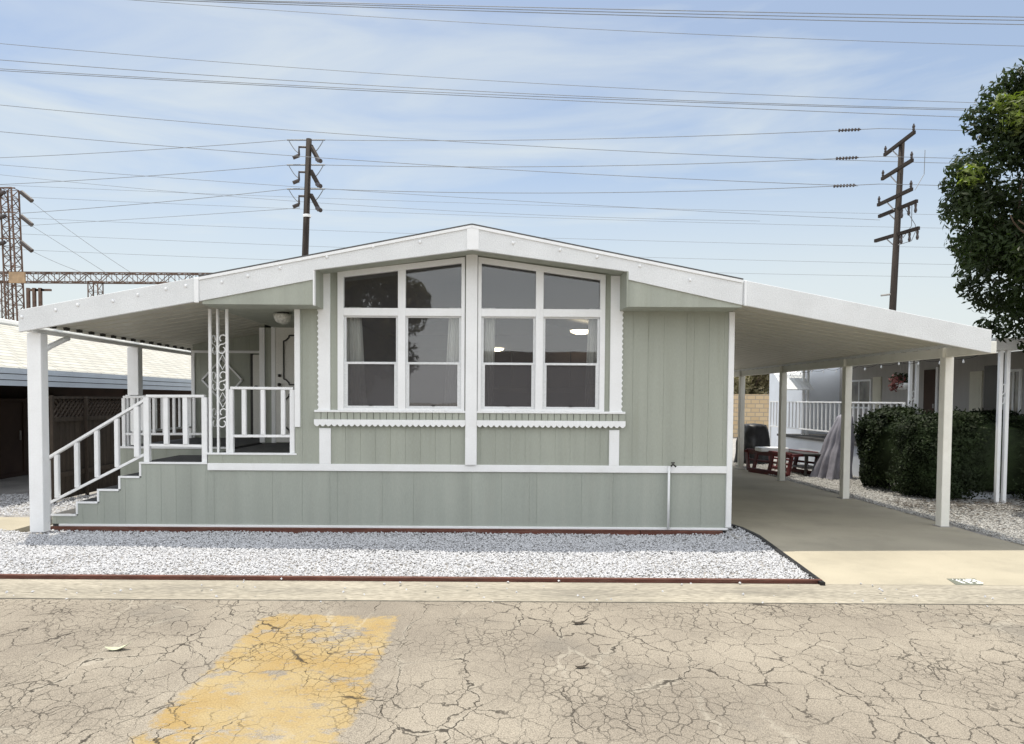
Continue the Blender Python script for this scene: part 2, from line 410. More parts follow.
# side strip of neighbour's concrete at left
struct(MB().box(-16, -6.25, -.25, .75, -.10, -.002).build('side_path', 'concrete'))
struct(MB().box(-20, -7.9, 2.2, 12, -.10, .002).build('neighbour_slab', 'soil'))
# painted stripe
q0 = [(XL - .03, YT_ + .02), (XR + .03, YT_ + .02), (XR + .03, -7.0), (XL - .03, -7.0)]
q = []; rj = random.Random(9)
for i in range(len(q0)):
    a, b_ = Vector(q0[i]), Vector(q0[(i + 1) % len(q0)]); m_ = max(2, int((b_ - a).length / .05)); nn_ = Vector((-(b_ - a).y, (b_ - a).x)).normalized()
    for k in range(m_): q.append(tuple(a.lerp(b_, k / m_) + nn_ * (.03 * noise.noise((a.x + k * .35, i * 3., 0)) + rj.uniform(-.010, .010))))
o = MB().prism(q, SZ + .0005, SZ + .004, 'Z').build('yellow_marking', 'yellow'); struct(o)

# address plate painted on driveway
a0 = G(946.6, 578.8); a1 = G(975, 578.8); a2 = G(983.5, 585.0); a3 = G(956, 585.0)
t = thing('house_number', (a0[0], a0[1], 0), 'worn grey green rectangle with white numerals painted flat on the driveway apron', 'house number')
t_plate = MB().prism([a0, a1, a2, a3], .0005, .003, 'Z').build('painted_panel', 'paint_green', t)
def digit(mb, ch, ox, oy, w, h):
    sg = {'1': [((.5, 0), (.5, 1)), ((.25, .8), (.5, 1))], '9': [((.15, .05), (.85, .05)), ((.85, .05), (.85, .95)), ((.85, .95), (.15, .95)), ((.15, .95), (.15, .5)), ((.15, .5), (.85, .5))]}
    for (u0, v0), (u1, v1) in sg[ch]:
        mb.bar((ox + u0 * w, oy + v0 * h, .0045), (ox + u1 * w, oy + v1 * h, .0045), .030, .0016)
num = MB(); px0 = (a0[0] + a3[0]) / 2 + .055
for i, ch in enumerate('119'): digit(num, ch, px0 + .07 * i - (.0 if i < 2 else .005), a3[1] + .05, .06 if i < 2 else .085, .16)
num.build('numerals', 'paint_white', t)

# red timber edging
tag(ground_origin(MB().box(-16, dL[0][0] + .0, -2.735, -2.695, -.05, .042).build('timber_edging', 'red', bevel=.006), (-6, -2.72, 0)), 'long dark red timber edging between the front gravel and the kerb', 'edging')
# black edging strip along the driveway
e = MB()
for i in range(4):
    e.bar((dL[i][0] - .03, dL[i][1], .0), (dL[i + 1][0] - .03, dL[i + 1][1], .0), .045, .07)
tag(ground_origin(e.build('garden_edging', 'black'), (3.3, -1.2, 0)), 'black plastic edging strip between front gravel and driveway', 'edging')

# gravel
def gravel(name, regions, dens, size, label, seed, gm='stone'):
    rnd = random.Random(seed); v = []; f = []
    base = [(1, 0, 0), (0, 1, 0), (-1, 0, 0), (0, -1, 0), (0, 0, 1), (.1, .1, -1)]
    tri = [(0, 1, 4), (1, 2, 4), (2, 3, 4), (3, 0, 4), (1, 0, 5), (2, 1, 5), (3, 2, 5), (0, 3, 5)]
    for (x0, x1, y0, y1, test, dscale) in regions:
        n = int((x1 - x0) * (y1 - y0) * dens * dscale)
        for _ in range(n):
            x = rnd.uniform(x0, x1); y = rnd.uniform(y0, y1)
            if test and not test(x, y): continue
            h = .012 + .016 * (noise.noise((x * 1.3, y * 1.3, 2.)) + .6)
            s = size * rnd.uniform(.55, 1.25); sx, sy, sz = s * rnd.uniform(.7, 1.2), s * rnd.uniform(.6, 1), s * rnd.uniform(.45, .8)
            a = rnd.uniform(0, 6.28); ca, sa = cos(a), sin(a); tl = rnd.uniform(-.5, .5); z = h * rnd.uniform(.3, 1.2) + bedz(x, y)
            b = len(v)
            for p in base:
                u, w_, q_ = p[0] * sx * rnd.uniform(.7, 1.15), p[1] * sy * rnd.uniform(.7, 1.15), p[2] * sz
                q_ += u * tl
                v.append((x + u * ca - w_ * sa, y + u * sa + w_ * ca, z + q_))
            f += [(b + i, b + j, b + k) for i, j, k in tri]
    me = bpy.data.meshes.new(name); me.from_pydata(v, [], f); me.update(); me.materials.append(M[gm])
    o = bpy.data.objects.new(name, me); COL.objects.link(o); tag(o, label, 'gravel', kind='stuff'); return o
def edge_x(y):
    for i in range(len(dL) - 1):
        y0, y1 = dL[i][1], dL[i + 1][1]
        if y0 <= y <= y1: return dL[i][0] + (dL[i + 1][0] - dL[i][0]) * (y - y0) / (y1 - y0)
    return dL[0][0] if y < dL[0][1] else 3.2
gravel('gravel', [(-6.6, 3.45, -2.68, .0, lambda x, y: x < edge_x(y) - .05 and not (x < -6.0 and y > -.35), 1),
                  (3.2, 3.45, .0, 1.2, lambda x, y: x < edge_x(y) - .05, 1), (-6.5, 4.5, -3.5, -2.68, None, .004)], 2100, .0165,
       'bed of small white stone chips across the front of the house', 3)
gravel('gravel', [(-9, -5.95, .8, 3.0, None, .5), (-7.1, -6.0, 3, 9, None, .3)], 1200, .02, 'shaded gravel strip left of the porch stairs', 5)
def drv_r(x, y):
    if y < -1.5: return False
    if y < 1: return x > (6.5 if y > -.9 else 7.0) + .0 and (y > -1 + (x - 6.9) * -.0)
    return x > 6.5
gravel('gravel', [(6.5, 10.5, -1.5, 3.2, drv_r, .8), (6.5, 8.6, 3.2, 11, None, .6)], 1500, .019, 'white gravel bed to the right of the carport around the hedge', 6, 'stonedirtyshaded')
rnd = random.Random(11)
lf = MB()
for _ in range(2600):
    x = rnd.uniform(6.7, 10.3); y = rnd.gauss(2.1, .5)
    if rnd.random() < .35: y = rnd.uniform(-1, 3)
    s = rnd.uniform(.02, .045); a = rnd.uniform(0, 6.28); z = rnd.uniform(.04, .06); b = len(lf.v)
    for du, dv in ((-1, 0), (0, .45), (1, 0), (0, -.45)):
        lf.v.append((x + s * (du * cos(a) - dv * sin(a)), y + s * (du * sin(a) + dv * cos(a)), z + rnd.uniform(0, .01)))
    lf.f.append((b, b + 1, b + 2, b + 3))
tag(lf.build('leaf_litter', 'deadleaf'), 'dead leaves scattered over gravel in front of the hedge', 'leaf litter', kind='stuff')

def leaf_obj(px, py, size, m, label, z=SZ):
    x, y = G(px, py, z); mb = MB(); n = 9
    for i in range(n):
        u = i / (n - 1) * 2 - 1; w = (1 - u * u) * (.34 + .22 * noise.noise((px * .1 + u * 3, 1.0, 2.0))) + .02; c = .9 * u * u + .3 * u
        for k in (-1, 0, 1): mb.v.append((x + u * size, y + k * w * size + .2 * u * size, z + .004 + c * size * .5 + abs(k) * .3 * w * size))
    for i in range(n - 1):
        for k in (0, 1):
            a = i * 3 + k; mb.f.append((a, a + 3, a + 4, a + 1))
    o = mb.build('fallen_leaf', m, smooth=True); sm = o.modifiers.new('s', 'SOLIDIFY'); sm.thickness = .002
    tag(ground_origin(o, (x, y, z)), label, 'leaf')
leaf_obj(580, 624, .07, 'deadleaf', 'curled dark dead leaf lying on the street near the kerb')
leaf_obj(118, 650, .085, 'paleleaf', 'pale green leaf lying on the left of the street beside yellow marking')
leaf_obj(582, 668, .05, 'deadleaf', 'tiny dark leaf scrap on the cracked asphalt in mid street')

# ------------------------------------------------------------------ house
YF = -.45   # fascia back face; front at -.5
# roofline of the house fascia
pkx, pkzt = P(472, 225, -.5); _, pkzb = P(472, 249.5, -.5)
lkx, lkzt = P(199, 277, -.5); _, lkzb = P(199, 301, -.5)
rkx, rkzt = P(743, 280, -.5); _, rkzb = P(743, 305, -.5)
lex, lezt = P(18, 310, -.5); _, lezb = P(18, 332, -.5)
rex, rezt = P(992, 330, -.5); _, rezb = P(992, 353, -.5)
def lerp(a, b, t): return a + (b - a) * t
def seg(x, pts):
    for i in range(len(pts) - 1):
        if x <= pts[i + 1][0]: break
    (x0, z0), (x1, z1) = pts[i], pts[i + 1]
    return z0 + (z1 - z0) * (x - x0) / (x1 - x0)
TOP = [(lex, lezt), (lkx, lkzt), (pkx, pkzt), (rkx, rkzt), (rex, rezt)]
bL = X(313, -.5); bR = X(627, -.5)
BOT = [(lex, lezb), (lkx, lkzb), (bL - .001, P(313, 279.5, -.5)[1]), (bL, P(313, 270, -.5)[1]), (pkx, pkzb), (bR, P(627, 271.5, -.5)[1]), (bR + .001, P(627, 279.5, -.5)[1]), (rkx, rkzb), (rex, rezb)]
ft = lambda x: seg(x, TOP); fb = lambda x: seg(x, BOT)
print('fascia', [(round(a, 2), round(b, 2)) for a, b in TOP + BOT])
SOF = (Z(304, -.5, 260) + Z(307, -.5, 690)) / 2      # flat soffit height
xWL = X(207.5, 0); xWR = X(732, 0)
xPorch = X(295, 0)                      # front wall starts here, right of the porch recess
belt_t = (Z(463.5, 0, 300) + Z(466, 0, 650)) / 2; belt_b = (Z(470.5, 0, 300) + Z(473, 0, 650)) / 2
skirt_b = (Z(527, 0, 300) + Z(530, 0, 650)) / 2
YB = 12.5
home = thing('mobile_home', (-.25, 6, 0), 'sage green single storey mobile home with white gabled roof edge and big front windows', 'house')
b_sof = lambda x: 0
# panel openings for glazing
gL0, gL1 = X(338, 0), X(464.5, 0); gR0, gR1 = X(477.5, 0), X(604, 0)
sill = (Z(410, 0, 400) + Z(411.5, 0, 540)) / 2
wl_top = [(X(338, 0), Z(272.5, 0, 338)), (X(464.5, 0), Z(257.5, 0, 464))]
wr_top = [(X(477.5, 0), Z(257.5, 0, 478)), (X(604, 0), Z(275.5, 0, 604))]
midL, midR = X(316, 0), X(625, 0)
wall = MB()
sofm = lambda x: fb(max(bL + .002, min(bR - .002, x))) + .03
seqA = [.21, .2, .1, .21, .3]
grooved(wall, xPorch, midL, lambda x: belt_t - .01, lambda x: SOF, 0, jitter=seqA)
grooved(wall, midR, xWR - .04, lambda x: belt_t - .01, lambda x: SOF, 0, spacing=.2, jitter=[.2, .21, .3, .1, .2])
grooved(wall, midL, gL0, lambda x: belt_t - .01, sofm, 0, spacing=.12)
grooved(wall, gR1, midR, lambda x: belt_t - .01, sofm, 0, spacing=.12)
grooved(wall, gL0, gR1, lambda x: belt_t - .01, lambda x: sill - .005, 0, spacing=.2)
wall.box(gL1, gR0, 0, .03, sill - .005, fb(pkx) + .05)
wall.prism([(gL0, wl_top[0][1]), (gL1, wl_top[1][1]), (gL1, sofm(gL1)), (gL0, sofm(gL0))], .0, .03)
wall.prism([(gR0, wr_top[0][1]), (gR1, wr_top[1][1]), (gR1, sofm(gR1)), (gR0, sofm(gR0))], .0, .03)
wall.build('front_wall', 'sage', home)
# porch kerb panel under the porch floor edge
fl = Z(453, 0, 250); FZ = fl - .02
pk = MB(); grooved(pk, xWL, xPorch, lambda x: belt_t - .01, lambda x: fl - .025, .0, spacing=.4); pk.build('porch_panel', 'sage', home)
MB().box(xWL - .02, xPorch + .02, -.012, .08, fl - .025, fl).build('porch_edge_trim', 'white', home, bevel=.003)
# belt trim
MB().box(xWL, xWR + .01, -.022, .03, belt_b, belt_t).build('belt_trim', 'white', home, bevel=.004)
# skirt
sk = MB(); grooved(sk, xWL - .12, xWR - .03, lambda x: skirt_b + .02, lambda x: belt_b + .005, .004, spacing=.4, jitter=[.78, .4, .37, .1, .6, .42], gw=.006)
sk.build('skirting', 'sage2', home)
MB().box(xWL - 2.0, xWR - .03, -.018, .03, skirt_b, skirt_b + .03).build('skirting_trim', 'white', home, bevel=.003)
# side and back walls
sw = MB(); sw.box(xWR - .04, xWR, .032, YB, .05, 3.0); sw.build('side_wall', 'sage', home)
MB().box(X(727.5, 0), xWR + .012, -.028, .06, .05, SOF).build('corner_trim', 'white', home, bevel=.004)
lw = X(262, 2.5, 445)
sw = MB(); sw.box(lw, lw + .05, 2.5, YB, .05, 3.05); sw.build('side_wall', 'sage', home)
MB().box(lw, xWR - .04, YB - .04, YB, .05, 3.3).build('back_wall', 'sage', home)
# roof solid
rf = MB()
prof = [(lkx - .02, ft(lkx) - .03), (pkx, pkzt - .03), (rkx + .02, ft(rkx) - .03), (rkx + .02, ft(rkx) - .12), (pkx, pkzt - .12), (lkx - .02, ft(lkx) - .12)]
rf.prism(prof, -.44, YB + .4); rf.build('roof', 'roofw', home)
rd = MB(); 
for a, b_ in (((lkx, ft(lkx)), (pkx, pkzt)), ((pkx, pkzt), (rkx, ft(rkx)))):
    rd.bar((a[0], -.47, a[1] + .008), (b_[0], -.47, b_[1] + .008), .09, .018)
rd.build('roof_edge', 'ridge', home)
# fascia
fa = MB(); fa.prism([(lkx, fb(lkx)), (bL - .001, fb(bL - .001)), (bL, fb(bL)), (pkx, pkzb), (bR, fb(bR)), (bR + .001, fb(bR + .001)), (rkx, fb(rkx)), (rkx, ft(rkx)), (pkx, pkzt), (lkx, ft(lkx))], -.50, -.45)
fasc = fa.build('fascia', 'alum', home)
fr = MB()
for a, b_ in (((lkx, ft(lkx) - .02), (pkx, pkzt - .02)), ((pkx, pkzt - .02), (rkx, ft(rkx) - .02))):
    fr.bar((a[0], -.508, a[1]), (b_[0], -.508, b_[1]), .016, .035)
fr.build('fascia_lip', 'white', fasc)
MB().box(X(466, -.5), X(478, -.5), -.512, -.498, pkzb - .005, pkzt - .012).build('ridge_cap', 'white', fasc, bevel=.004)
for px, py in ((222, 282), (248, 276), (280, 268), (327, 257), (373, 247), (420, 242), (513, 243), (560, 250), (597, 257), (640, 266), (690, 280)):
    x, z = P(px, py, -.5)
    MB().lathe([(0.0001, -.022), (.012, -.018), (.018, 0), (.012, .018), (.0001, .022)], (x, -.505, z), 8).build('screw', 'white', fasc, smooth=True)
jl = X(197.5, -.5); MB().box(jl - .03, jl + .03, -.514, -.498, fb(jl) - .015, ft(jl) - .005).build('joint_cover', 'white', fasc, bevel=.004)
jl = X(743.5, -.5); MB().box(jl - .012, jl + .012, -.512, -.498, fb(jl) - .005, ft(jl) - .005).build('joint_cover', 'white', fasc, bevel=.003)
# sloped soffit over the windows + flat box soffits
sf = MB(); sf.prism([(bL, fb(bL) + .03), (pkx, pkzb + .03), (bR, fb(bR) + .03), (bR, fb(bR) + .05), (pkx, pkzb + .05), (bL, fb(bL) + .05)], -.45, .0); sf.build('sloped_soffit', 'sage', home)
oL = fb(bL - .001) + .01; oR = fb(bR + .001) + .01; iL = fb(bL) + .03; iR = fb(bR) + .03
MB().prism([(lkx + .03, SOF), (bL, SOF), (bL, oL), (lkx + .03, max(SOF + .01, fb(lkx) + .01))], -.48, -.44).build('gable_panel', 'sage', home)
MB().prism([(bR, SOF), (rkx, SOF), (rkx, max(SOF + .01, fb(rkx) + .01)), (bR, oR)], -.48, -.44).build('gable_panel', 'sage', home)

bx = MB(); bx.box(lkx + .03, bL, -.44, 2.5, SOF, SOF + .02); bx.build('flat_soffit', 'sage', home)
MB().box(bR, rkx, -.44, .0, SOF, SOF + .02).build('flat_soffit', 'sage', home)
MB().box(bL, bL + .02, -.495, -.43, SOF - .008, iL).build('panel_trim', 'white', home)
MB().box(bR - .02, bR, -.495, -.43, SOF - .008, iR).build('panel_trim', 'sage', home)
MB().prism([(bL + .001, SOF), (bL + .02, SOF), (bL + .02, iL), (bL + .001, iL)], -.43, .0).build('box_side', 'sage', home)
MB().prism([(bR - .02, SOF), (bR - .001, SOF), (bR - .001, iR), (bR - .02, iR)], -.43, .0).build('box_side', 'sage', home)
# centre post
MB().box(X(465.5, 0), X(477, 0), -.055, -.0, belt_t, pkzb + .03).build('centre_post', 'white', home, bevel=.004)
# scalloped side boards
def scallop_v(x0, x1, z0, z1, side, n):
    pts = []
    if side < 0:
        pts = [(x1, z0), (x1, z1)]
        for i in range(n * 6 + 1):
            t = i / (n * 6); pts.append((x0 + .018 * abs(sin(t * n * pi)), z1 + (z0 - z1) * t))
    else:
        pts = [(x0, z1), (x0, z0)]
        for i in range(n * 6 + 1):
            t = i / (n * 6); pts.append((x1 - .018 * abs(sin(t * n * pi)), z0 + (z1 - z0) * t))
    return MB().prism(pts, -.022, .0)
scallop_v(X(317.5, 0), X(330.5, 0), sill, Z(273.5, 0, 322), -1, 26).build('scalloped_board', 'white', home)
scallop_v(X(609.5, 0), X(622.5, 0), sill, Z(276, 0, 615), 1, 26).build('scalloped_board', 'white', home)
MB().box(X(319.5, 0), X(331, 0), -.022, 0, belt_t, Z(428, 0, 325)).build('lower_board', 'white', home, bevel=.003)
MB().box(X(609.5, 0), X(619.5, 0), -.022, 0, belt_t, Z(430, 0, 615)).build('lower_board', 'white', home, bevel=.003)
# sill and scalloped valance
s0, s1 = X(315, 0), X(625, 0)
for (a, b_) in ((s0, X(465.5, 0)), (X(477, 0), s1)):
    MB().box(a, b_, -.05, .01, sill - .03, sill).build('window_sill', 'white', home, bevel=.004)
    sl = MB(); zt = sill - .03; zb = sill - .125
    n = int((b_ - a) / .085)
    for i in range(n):
        w_ = (b_ - a) / n; sl.box(a + i * w_ + .004, a + (i + 1) * w_ - .004, -.035, -.004, zb, zt)
    sl.build('slat_band', 'sage', home)
    m = int((b_ - a) / .075); pts = [(b_, zb), (a, zb), (a, zb - .055)]
    for i in range(m * 6 + 1):
        t = i / (m * 6); pts.append((lerp(a, b_, t), zb - .062 - .03 * abs(sin(t * m * pi))))
    pts.append((b_, zb - .055))
    MB().prism(pts, -.06, -.036).build('scalloped_valance', 'white', home)

# glazing
def window_unit(pxs, tops, tb):
    """pxs: outer l, pane l, pane r, mullion, pane l, pane r, outer r ; tops: y of pane tops at 4 px"""
    ol, a0, a1, b0, b1, orr = [X(p, 0) for p in pxs]
    Yf0, Yf1 = -.03, .05
    fzt = lambda x: tb[0][1] + (tb[1][1] - tb[0][1]) * (x - tb[0][0]) / (tb[1][0] - tb[0][0])
    tr_t = (Z(308.5, 0, 400) + Z(309, 0, 540)) / 2; tr_b = (Z(316, 0, 400) + Z(317, 0, 540)) / 2
    w = MB(); iz = lambda x: fzt(x) - .07
    w.prism([(ol, sill), (a0, sill), (a0, iz(a0)), (ol, iz(ol))], Yf0, Yf1)
    w.prism([(a1, sill), (b0, sill), (b0, iz(b0)), (a1, iz(a1))], Yf0, Yf1)
    w.prism([(b1, sill), (orr, sill), (orr, iz(orr)), (b1, iz(b1))], Yf0, Yf1)
    w.prism([(ol, iz(ol)), (orr, iz(orr)), (orr, fzt(orr) + .004), (ol, fzt(ol) + .004)], Yf0, Yf1)
    for p, q_ in ((a0, a1), (b0, b1)):
        w.box(p, q_, Yf0 + .001, Yf1, tr_b, tr_t); w.box(p, q_, Yf0 + .001, Yf1, sill, sill + .028)
    fo = w.build('window', 'white', home, bevel=.003)
    for p, q_ in ((a0, a1), (b0, b1)):
        MB().prism([(p + .001, tr_t), (q_ - .001, tr_t), (q_ - .001, iz(q_)), (p + .001, iz(p))], .02, .026).build('pane', 'glass', fo)
        zb = sill + .028; mid = lerp(zb, tr_b, .49)
        MB().box(p + .03, q_ - .03, .03, .036, mid + .015, tr_b - .02).build('pane', 'glass', fo)
        MB().box(p + .05, q_ - .05, .015, .021, zb + .03, mid - .015).build('pane', 'glass2', fo)
        s = MB(); s.box(p + .001, p + .03, .012, .045, mid, tr_b); s.box(q_ - .03, q_ - .001, .012, .045, mid, tr_b); s.box(p + .03, q_ - .03, .012, .045, tr_b - .02, tr_b - .001)
        s.build('upper_sash', 'alum', fo)
        s = MB(); s.box(p + .001, p + .05, -.006, .03, zb, mid - .015); s.box(q_ - .05, q_ - .001, -.006, .03, zb, mid - .015)
        s.box(p + .001, q_ - .001, -.008, .04, mid - .015, mid + .015); s.box(p + .05, q_ - .05, -.004, .03, zb, zb + .03)
        s.build('lower_sash', 'alum', fo, bevel=.002)
        c = (p + q_) / 2; MB().box(c - .02, c + .02, -.014, -.004, zb + .03, zb + .045).build('latch', 'black', fo)
    return (a0, a1, b0, b1)
wL = window_unit((338, 344, 398, 405.5, 461, 464.5), None, wl_top)
wR = window_unit((477.5, 481, 535, 542.5, 599, 604), None, wr_top)

# interior room
rm = MB()
ry = 11.8; rz0 = 1.0
MB().box(xPorch + .03, xWR - .05, .06, ry, rz0 - .05, rz0).build('interior_floor', 'infloor', home)
rw = MB(); rw.box(xPorch + .05, xWR - .05, ry, ry + .05, rz0, 3.6); rw.box(xPorch + .02, xPorch + .07, .04, ry, rz0, 3.3); rw.box(-1.9, -1.1, ry - .03, ry - .001, rz0, 2.95)
rw.build('interior_wall', 'inwall', home)
# vaulted ceiling
cl = MB(); cl.prism([(xPorch, 3.16), (pkx, 3.79), (xWR, 3.12), (xWR, 3.14), (pkx, 3.81), (xPorch, 3.18)], .06, ry); cl.build('interior_ceiling', 'inwall', home)
MB().box(xPorch + .1, xWR - .06, 7.0, ry, 3.22, 3.6).build('ceiling_drop', 'inwall', home)
for px, py, Y in ((581, 331, 5.3), (496, 349, 11.0)):
    x, z = P(px, py, Y)
    lm = MB(); lm.lathe([(.001, -.07), (.12, -.06), (.21, -.025), (.23, .01), (.001, .012)], (x, Y, z), 20); lo = lm.build('ceiling_light', 'lamp', home, smooth=True)
    MB().tube([(x, Y, z + .01), (x, Y, min(3.25, z + .3) if Y > 7 else fb(x) - .03)], .012, 6).build('light_stem', 'inwall', lo)
# furniture silhouette hints inside: kitchen island and cabinets
MB().box(-.2, 2.2, 4.6, 5.1, rz0, rz0 + .9).build('kitchen_counter', 'inwall', home, bevel=.01)
cb = MB()
for i in range(4): cb.box(-.2 + i * .62, .4 + i * .62, 5.6, 5.98, 2.0, 2.75)
cb.build('kitchen_cabinet', 'brown', home, bevel=.01)

# curtains: four narrow gathered panels, each a thing
def curtain(x0, x1, xb0, xb1, lab):
    mb = MB(); n = 60; zt = 2.98; zb = sill - .0
    rows = 14
    for j in range(rows + 1):
        t = j / rows; z = zt + (zb - zt) * t
        for i in range(n + 1):
            u = i / n
            a = lerp(x0, xb0, t); b_ = lerp(x1, xb1, t)
            mb.v.append((a + (b_ - a) * u, .17 + .028 * sin(u * 26 + .5 * sin(t * 3)) * (.6 + .5 * t) + .01 * sin(u * 7 + t * 5), z))
    for j in range(rows):
        for i in range(n):
            a = j * (n + 1) + i; mb.f.append((a, a + 1, a + n + 2, a + n + 1))
    o = mb.build('curtain', 'curtain', smooth=True); so = o.modifiers.new('s', 'SOLIDIFY'); so.thickness = .004
    tag(ground_origin(o, ((x0 + x1) / 2, .17, zb)), lab, 'curtain', 'white curtains hanging inside the front windows')
curtain(X(343, .2), X(361, .2), X(343, .2), X(367, .2), 'white curtain at the far left side of the left front window')
curtain(X(449, .2), X(464, .2), X(444, .2), X(464, .2), 'white curtain at the right side of the left front window beside centre post')
curtain(X(479, .2), X(495, .2), X(479, .2), X(493, .2), 'white curtain at the left side of the right front window beside centre post')
curtain(X(588, .2), X(601, .2), X(584, .2), X(601, .2), 'white curtain at the far right side of the right front window')

# porch recess: back wall, door, floor
pw = MB(); grooved(pw, lw, xPorch, lambda x: FZ, lambda x: SOF, 2.5, spacing=.2); pw.build('porch_wall', 'sage', home)
MB().box(lw - .03, lw + .06, 2.47, 2.5, FZ, SOF).build('corner_trim', 'white', home, bevel=.004)
MB().box(xPorch, xPorch + .03, .03, 2.5, FZ, SOF).build('porch_side_wall', 'sage', home)
MB().box(X(295, 0), X(300.5, 0), -.028, .05, Z(427, 0, 297), SOF).build('corner_trim', 'white', home, bevel=.004)
MB().box(xWL + .01, xPorch, .08, 2.5, FZ - .04, FZ).build('porch_floor', 'carpet', home)
dx0, dx1 = X(276, 2.48, 400), X(276, 2.48, 400) + .84
dz1 = Z(326, 2.48, 285)
df = MB(); df.box(dx0 - .07, dx0, 2.455, 2.5, FZ, dz1 + .06); df.box(dx1, dx1 + .07, 2.455, 2.5, FZ, dz1 + .06); df.box(dx0, dx1, 2.455, 2.5, dz1, dz1 + .06)
df.build('door_frame', 'white', home, bevel=.004)
dr = MB().box(dx0, dx1, 2.462, 2.499, FZ + .01, dz1).build('door', 'door', home, bevel=.004)
def ornate(z0, z1, x0, x1):
    mb = MB(); cx = (x0 + x1) / 2; c = .09
    pts = [(x0, z0 + c), (x0, z1 - c)]
    pts += [(x0 + .03, z1 - c), (x0 + c, z1 - .03), (x0 + c, z1), (x1 - c, z1), (x1 - c, z1 - .03), (x1 - .03, z1 - c), (x1, z1 - c), (x1, z0 + c), (x1 - .03, z0 + c), (x1 - c, z0 + .03), (x1 - c, z0), (x0 + c, z0), (x0 + c, z0 + .03), (x0 + .03, z0 + c), (x0, z0 + c)]
    for a, b_ in zip(pts, pts[1:]): mb.bar((a[0], 2.455, a[1]), (b_[0], 2.455, b_[1]), .022, .022, (0, 1, 0))
    return mb
ornate(FZ + .18, FZ + .82, dx0 + .14, dx1 - .14).build('door_moulding', 'dark', dr)
ornate(FZ + .98, dz1 - .16, dx0 + .14, dx1 - .14).build('door_moulding', 'dark', dr)
MB().lathe([(.001, -.03), (.03, -.02), (.03, .02), (.001, .03)], (dx0 + .07, 2.43, FZ + .98), 10).build('handle', 'dark', dr, smooth=True)
MB().lathe([(.001, -.025), (.025, -.02), (.025, .02), (.001, .025)], (dx0 + .07, 2.44, FZ + 1.13), 10).build('lock', 'dark', dr, smooth=True)
# porch ceiling lamp
x, z = P(283, 313, .35)
lp = MB().lathe([(.02, .10), (.07, .07), (.125, .055), (.13, .04), (.12, .0), (.10, -.04), (.05, -.07), (.001, -.08)], (x, .35, SOF - .085), 24).build('porch_lamp', 'glassbowl', home, smooth=True)
MB().lathe([(.001, .0), (.08, .0), (.08, -.02), (.03, -.03), (.001, -.03)], (x, .35, SOF - .001), 20).build('lamp_base', 'dark', lp)
# wrought iron corner column
cz0, cz1 = fl, SOF
cpos = [(X(210.5, .02), .02), (X(219.5, .30), .30), (X(227.5, .02), .02)]
cpos[1] = (X(210.5, .02) + .02, .24)
for x, y in cpos:
    MB().box(x - .018, x + .018, y - .018, y + .018, cz0, cz1).build('column_post', 'white', home, bevel=.003)
MB().box(X(218, .02) - .012, X(218, .02) + .012, .008, .032, cz0, cz1).build('column_post', 'white', home, bevel=.002)
def scroll(mb, cx, cy, cz, hw, hh, ax):
    "an S of two curled loops"
    r = hh / 2 * .5; n = 18; up = []
    for i in range(n + 1):
        t = i / n; a = radians(-60 + 330 * t); k = .42 + .58 * min(1, t * 1.7)
        up.append((hw * k * cos(a), hh / 4 + r * (k if t < .6 else 1) * sin(a)))
    path = up + [(-u, -v) for u, v in up[::-1]][1:]
    mb.tube([(cx + (-u if ax == 'X' else 0), cy + (u if ax == 'Y' else 0), cz + v) for u, v in path], .0085, 6)
for py in (344, 381, 418):
    z = Z(py, 0, 220); xa, xb = X(218, .02), X(227.5, .02)
    s = MB(); scroll(s, (xa + xb) / 2, .02, z, (xb - xa) / 2 - .006, .26, 'X'); s.build('scroll', 'white', home, smooth=True)
    s = MB(); scroll(s, X(210.5, .02) + .01, .13, z, .085, .26, 'Y'); s.build('scroll', 'white', home, smooth=True)
for py in (362, 400):
    z = Z(py, 0, 220); xa, xb = X(218, .02), X(227.5, .02); c = (xa + xb) / 2; w_ = (xb - xa) / 2 - .01
    MB().tube([(c - w_, .02, z), (c, .02, z + .1), (c + w_, .02, z), (c, .02, z - .1), (c - w_, .02, z)], .007, 6).build('scroll', 'white', home)
# water pipe
wp = thing('water_pipe', (X(670, -.04), -.04, 0), 'white vertical water pipe with small tap on the front skirting', 'pipe')
MB().tube([(X(670, -.04), -.045, .03), (X(670, -.04), -.045, belt_t + .0)], .016, 8).build('pipe', 'white', wp, smooth=True)
tp = MB(); xx = X(672, -.04); tp.tube([(xx, -.045, belt_t), (xx + .02, -.06, belt_t + .03), (xx + .05, -.10, belt_t)], .012, 6); tp.box(xx - .005, xx + .045, -.065, -.055, belt_t + .04, belt_t + .055); tp.build('tap', 'dark', wp)
# red base timber
bt = MB().box(X(50, 0), X(641, 0), -.05, .0, -.08, skirt_b).build('base_board', 'red', bevel=.005); tag(ground_origin(bt, (-1.5, -.03, 0)), 'long dark red board under the skirting left of the water pipe', 'board')
bt = MB().box(X(641.5, 0), X(724, 0), -.055, .0, -.08, skirt_b - .005).build('base_board', 'red', bevel=.005); tag(ground_origin(bt, (2.5, -.03, 0)), 'short dark red board under the skirting by the driveway corner', 'board')

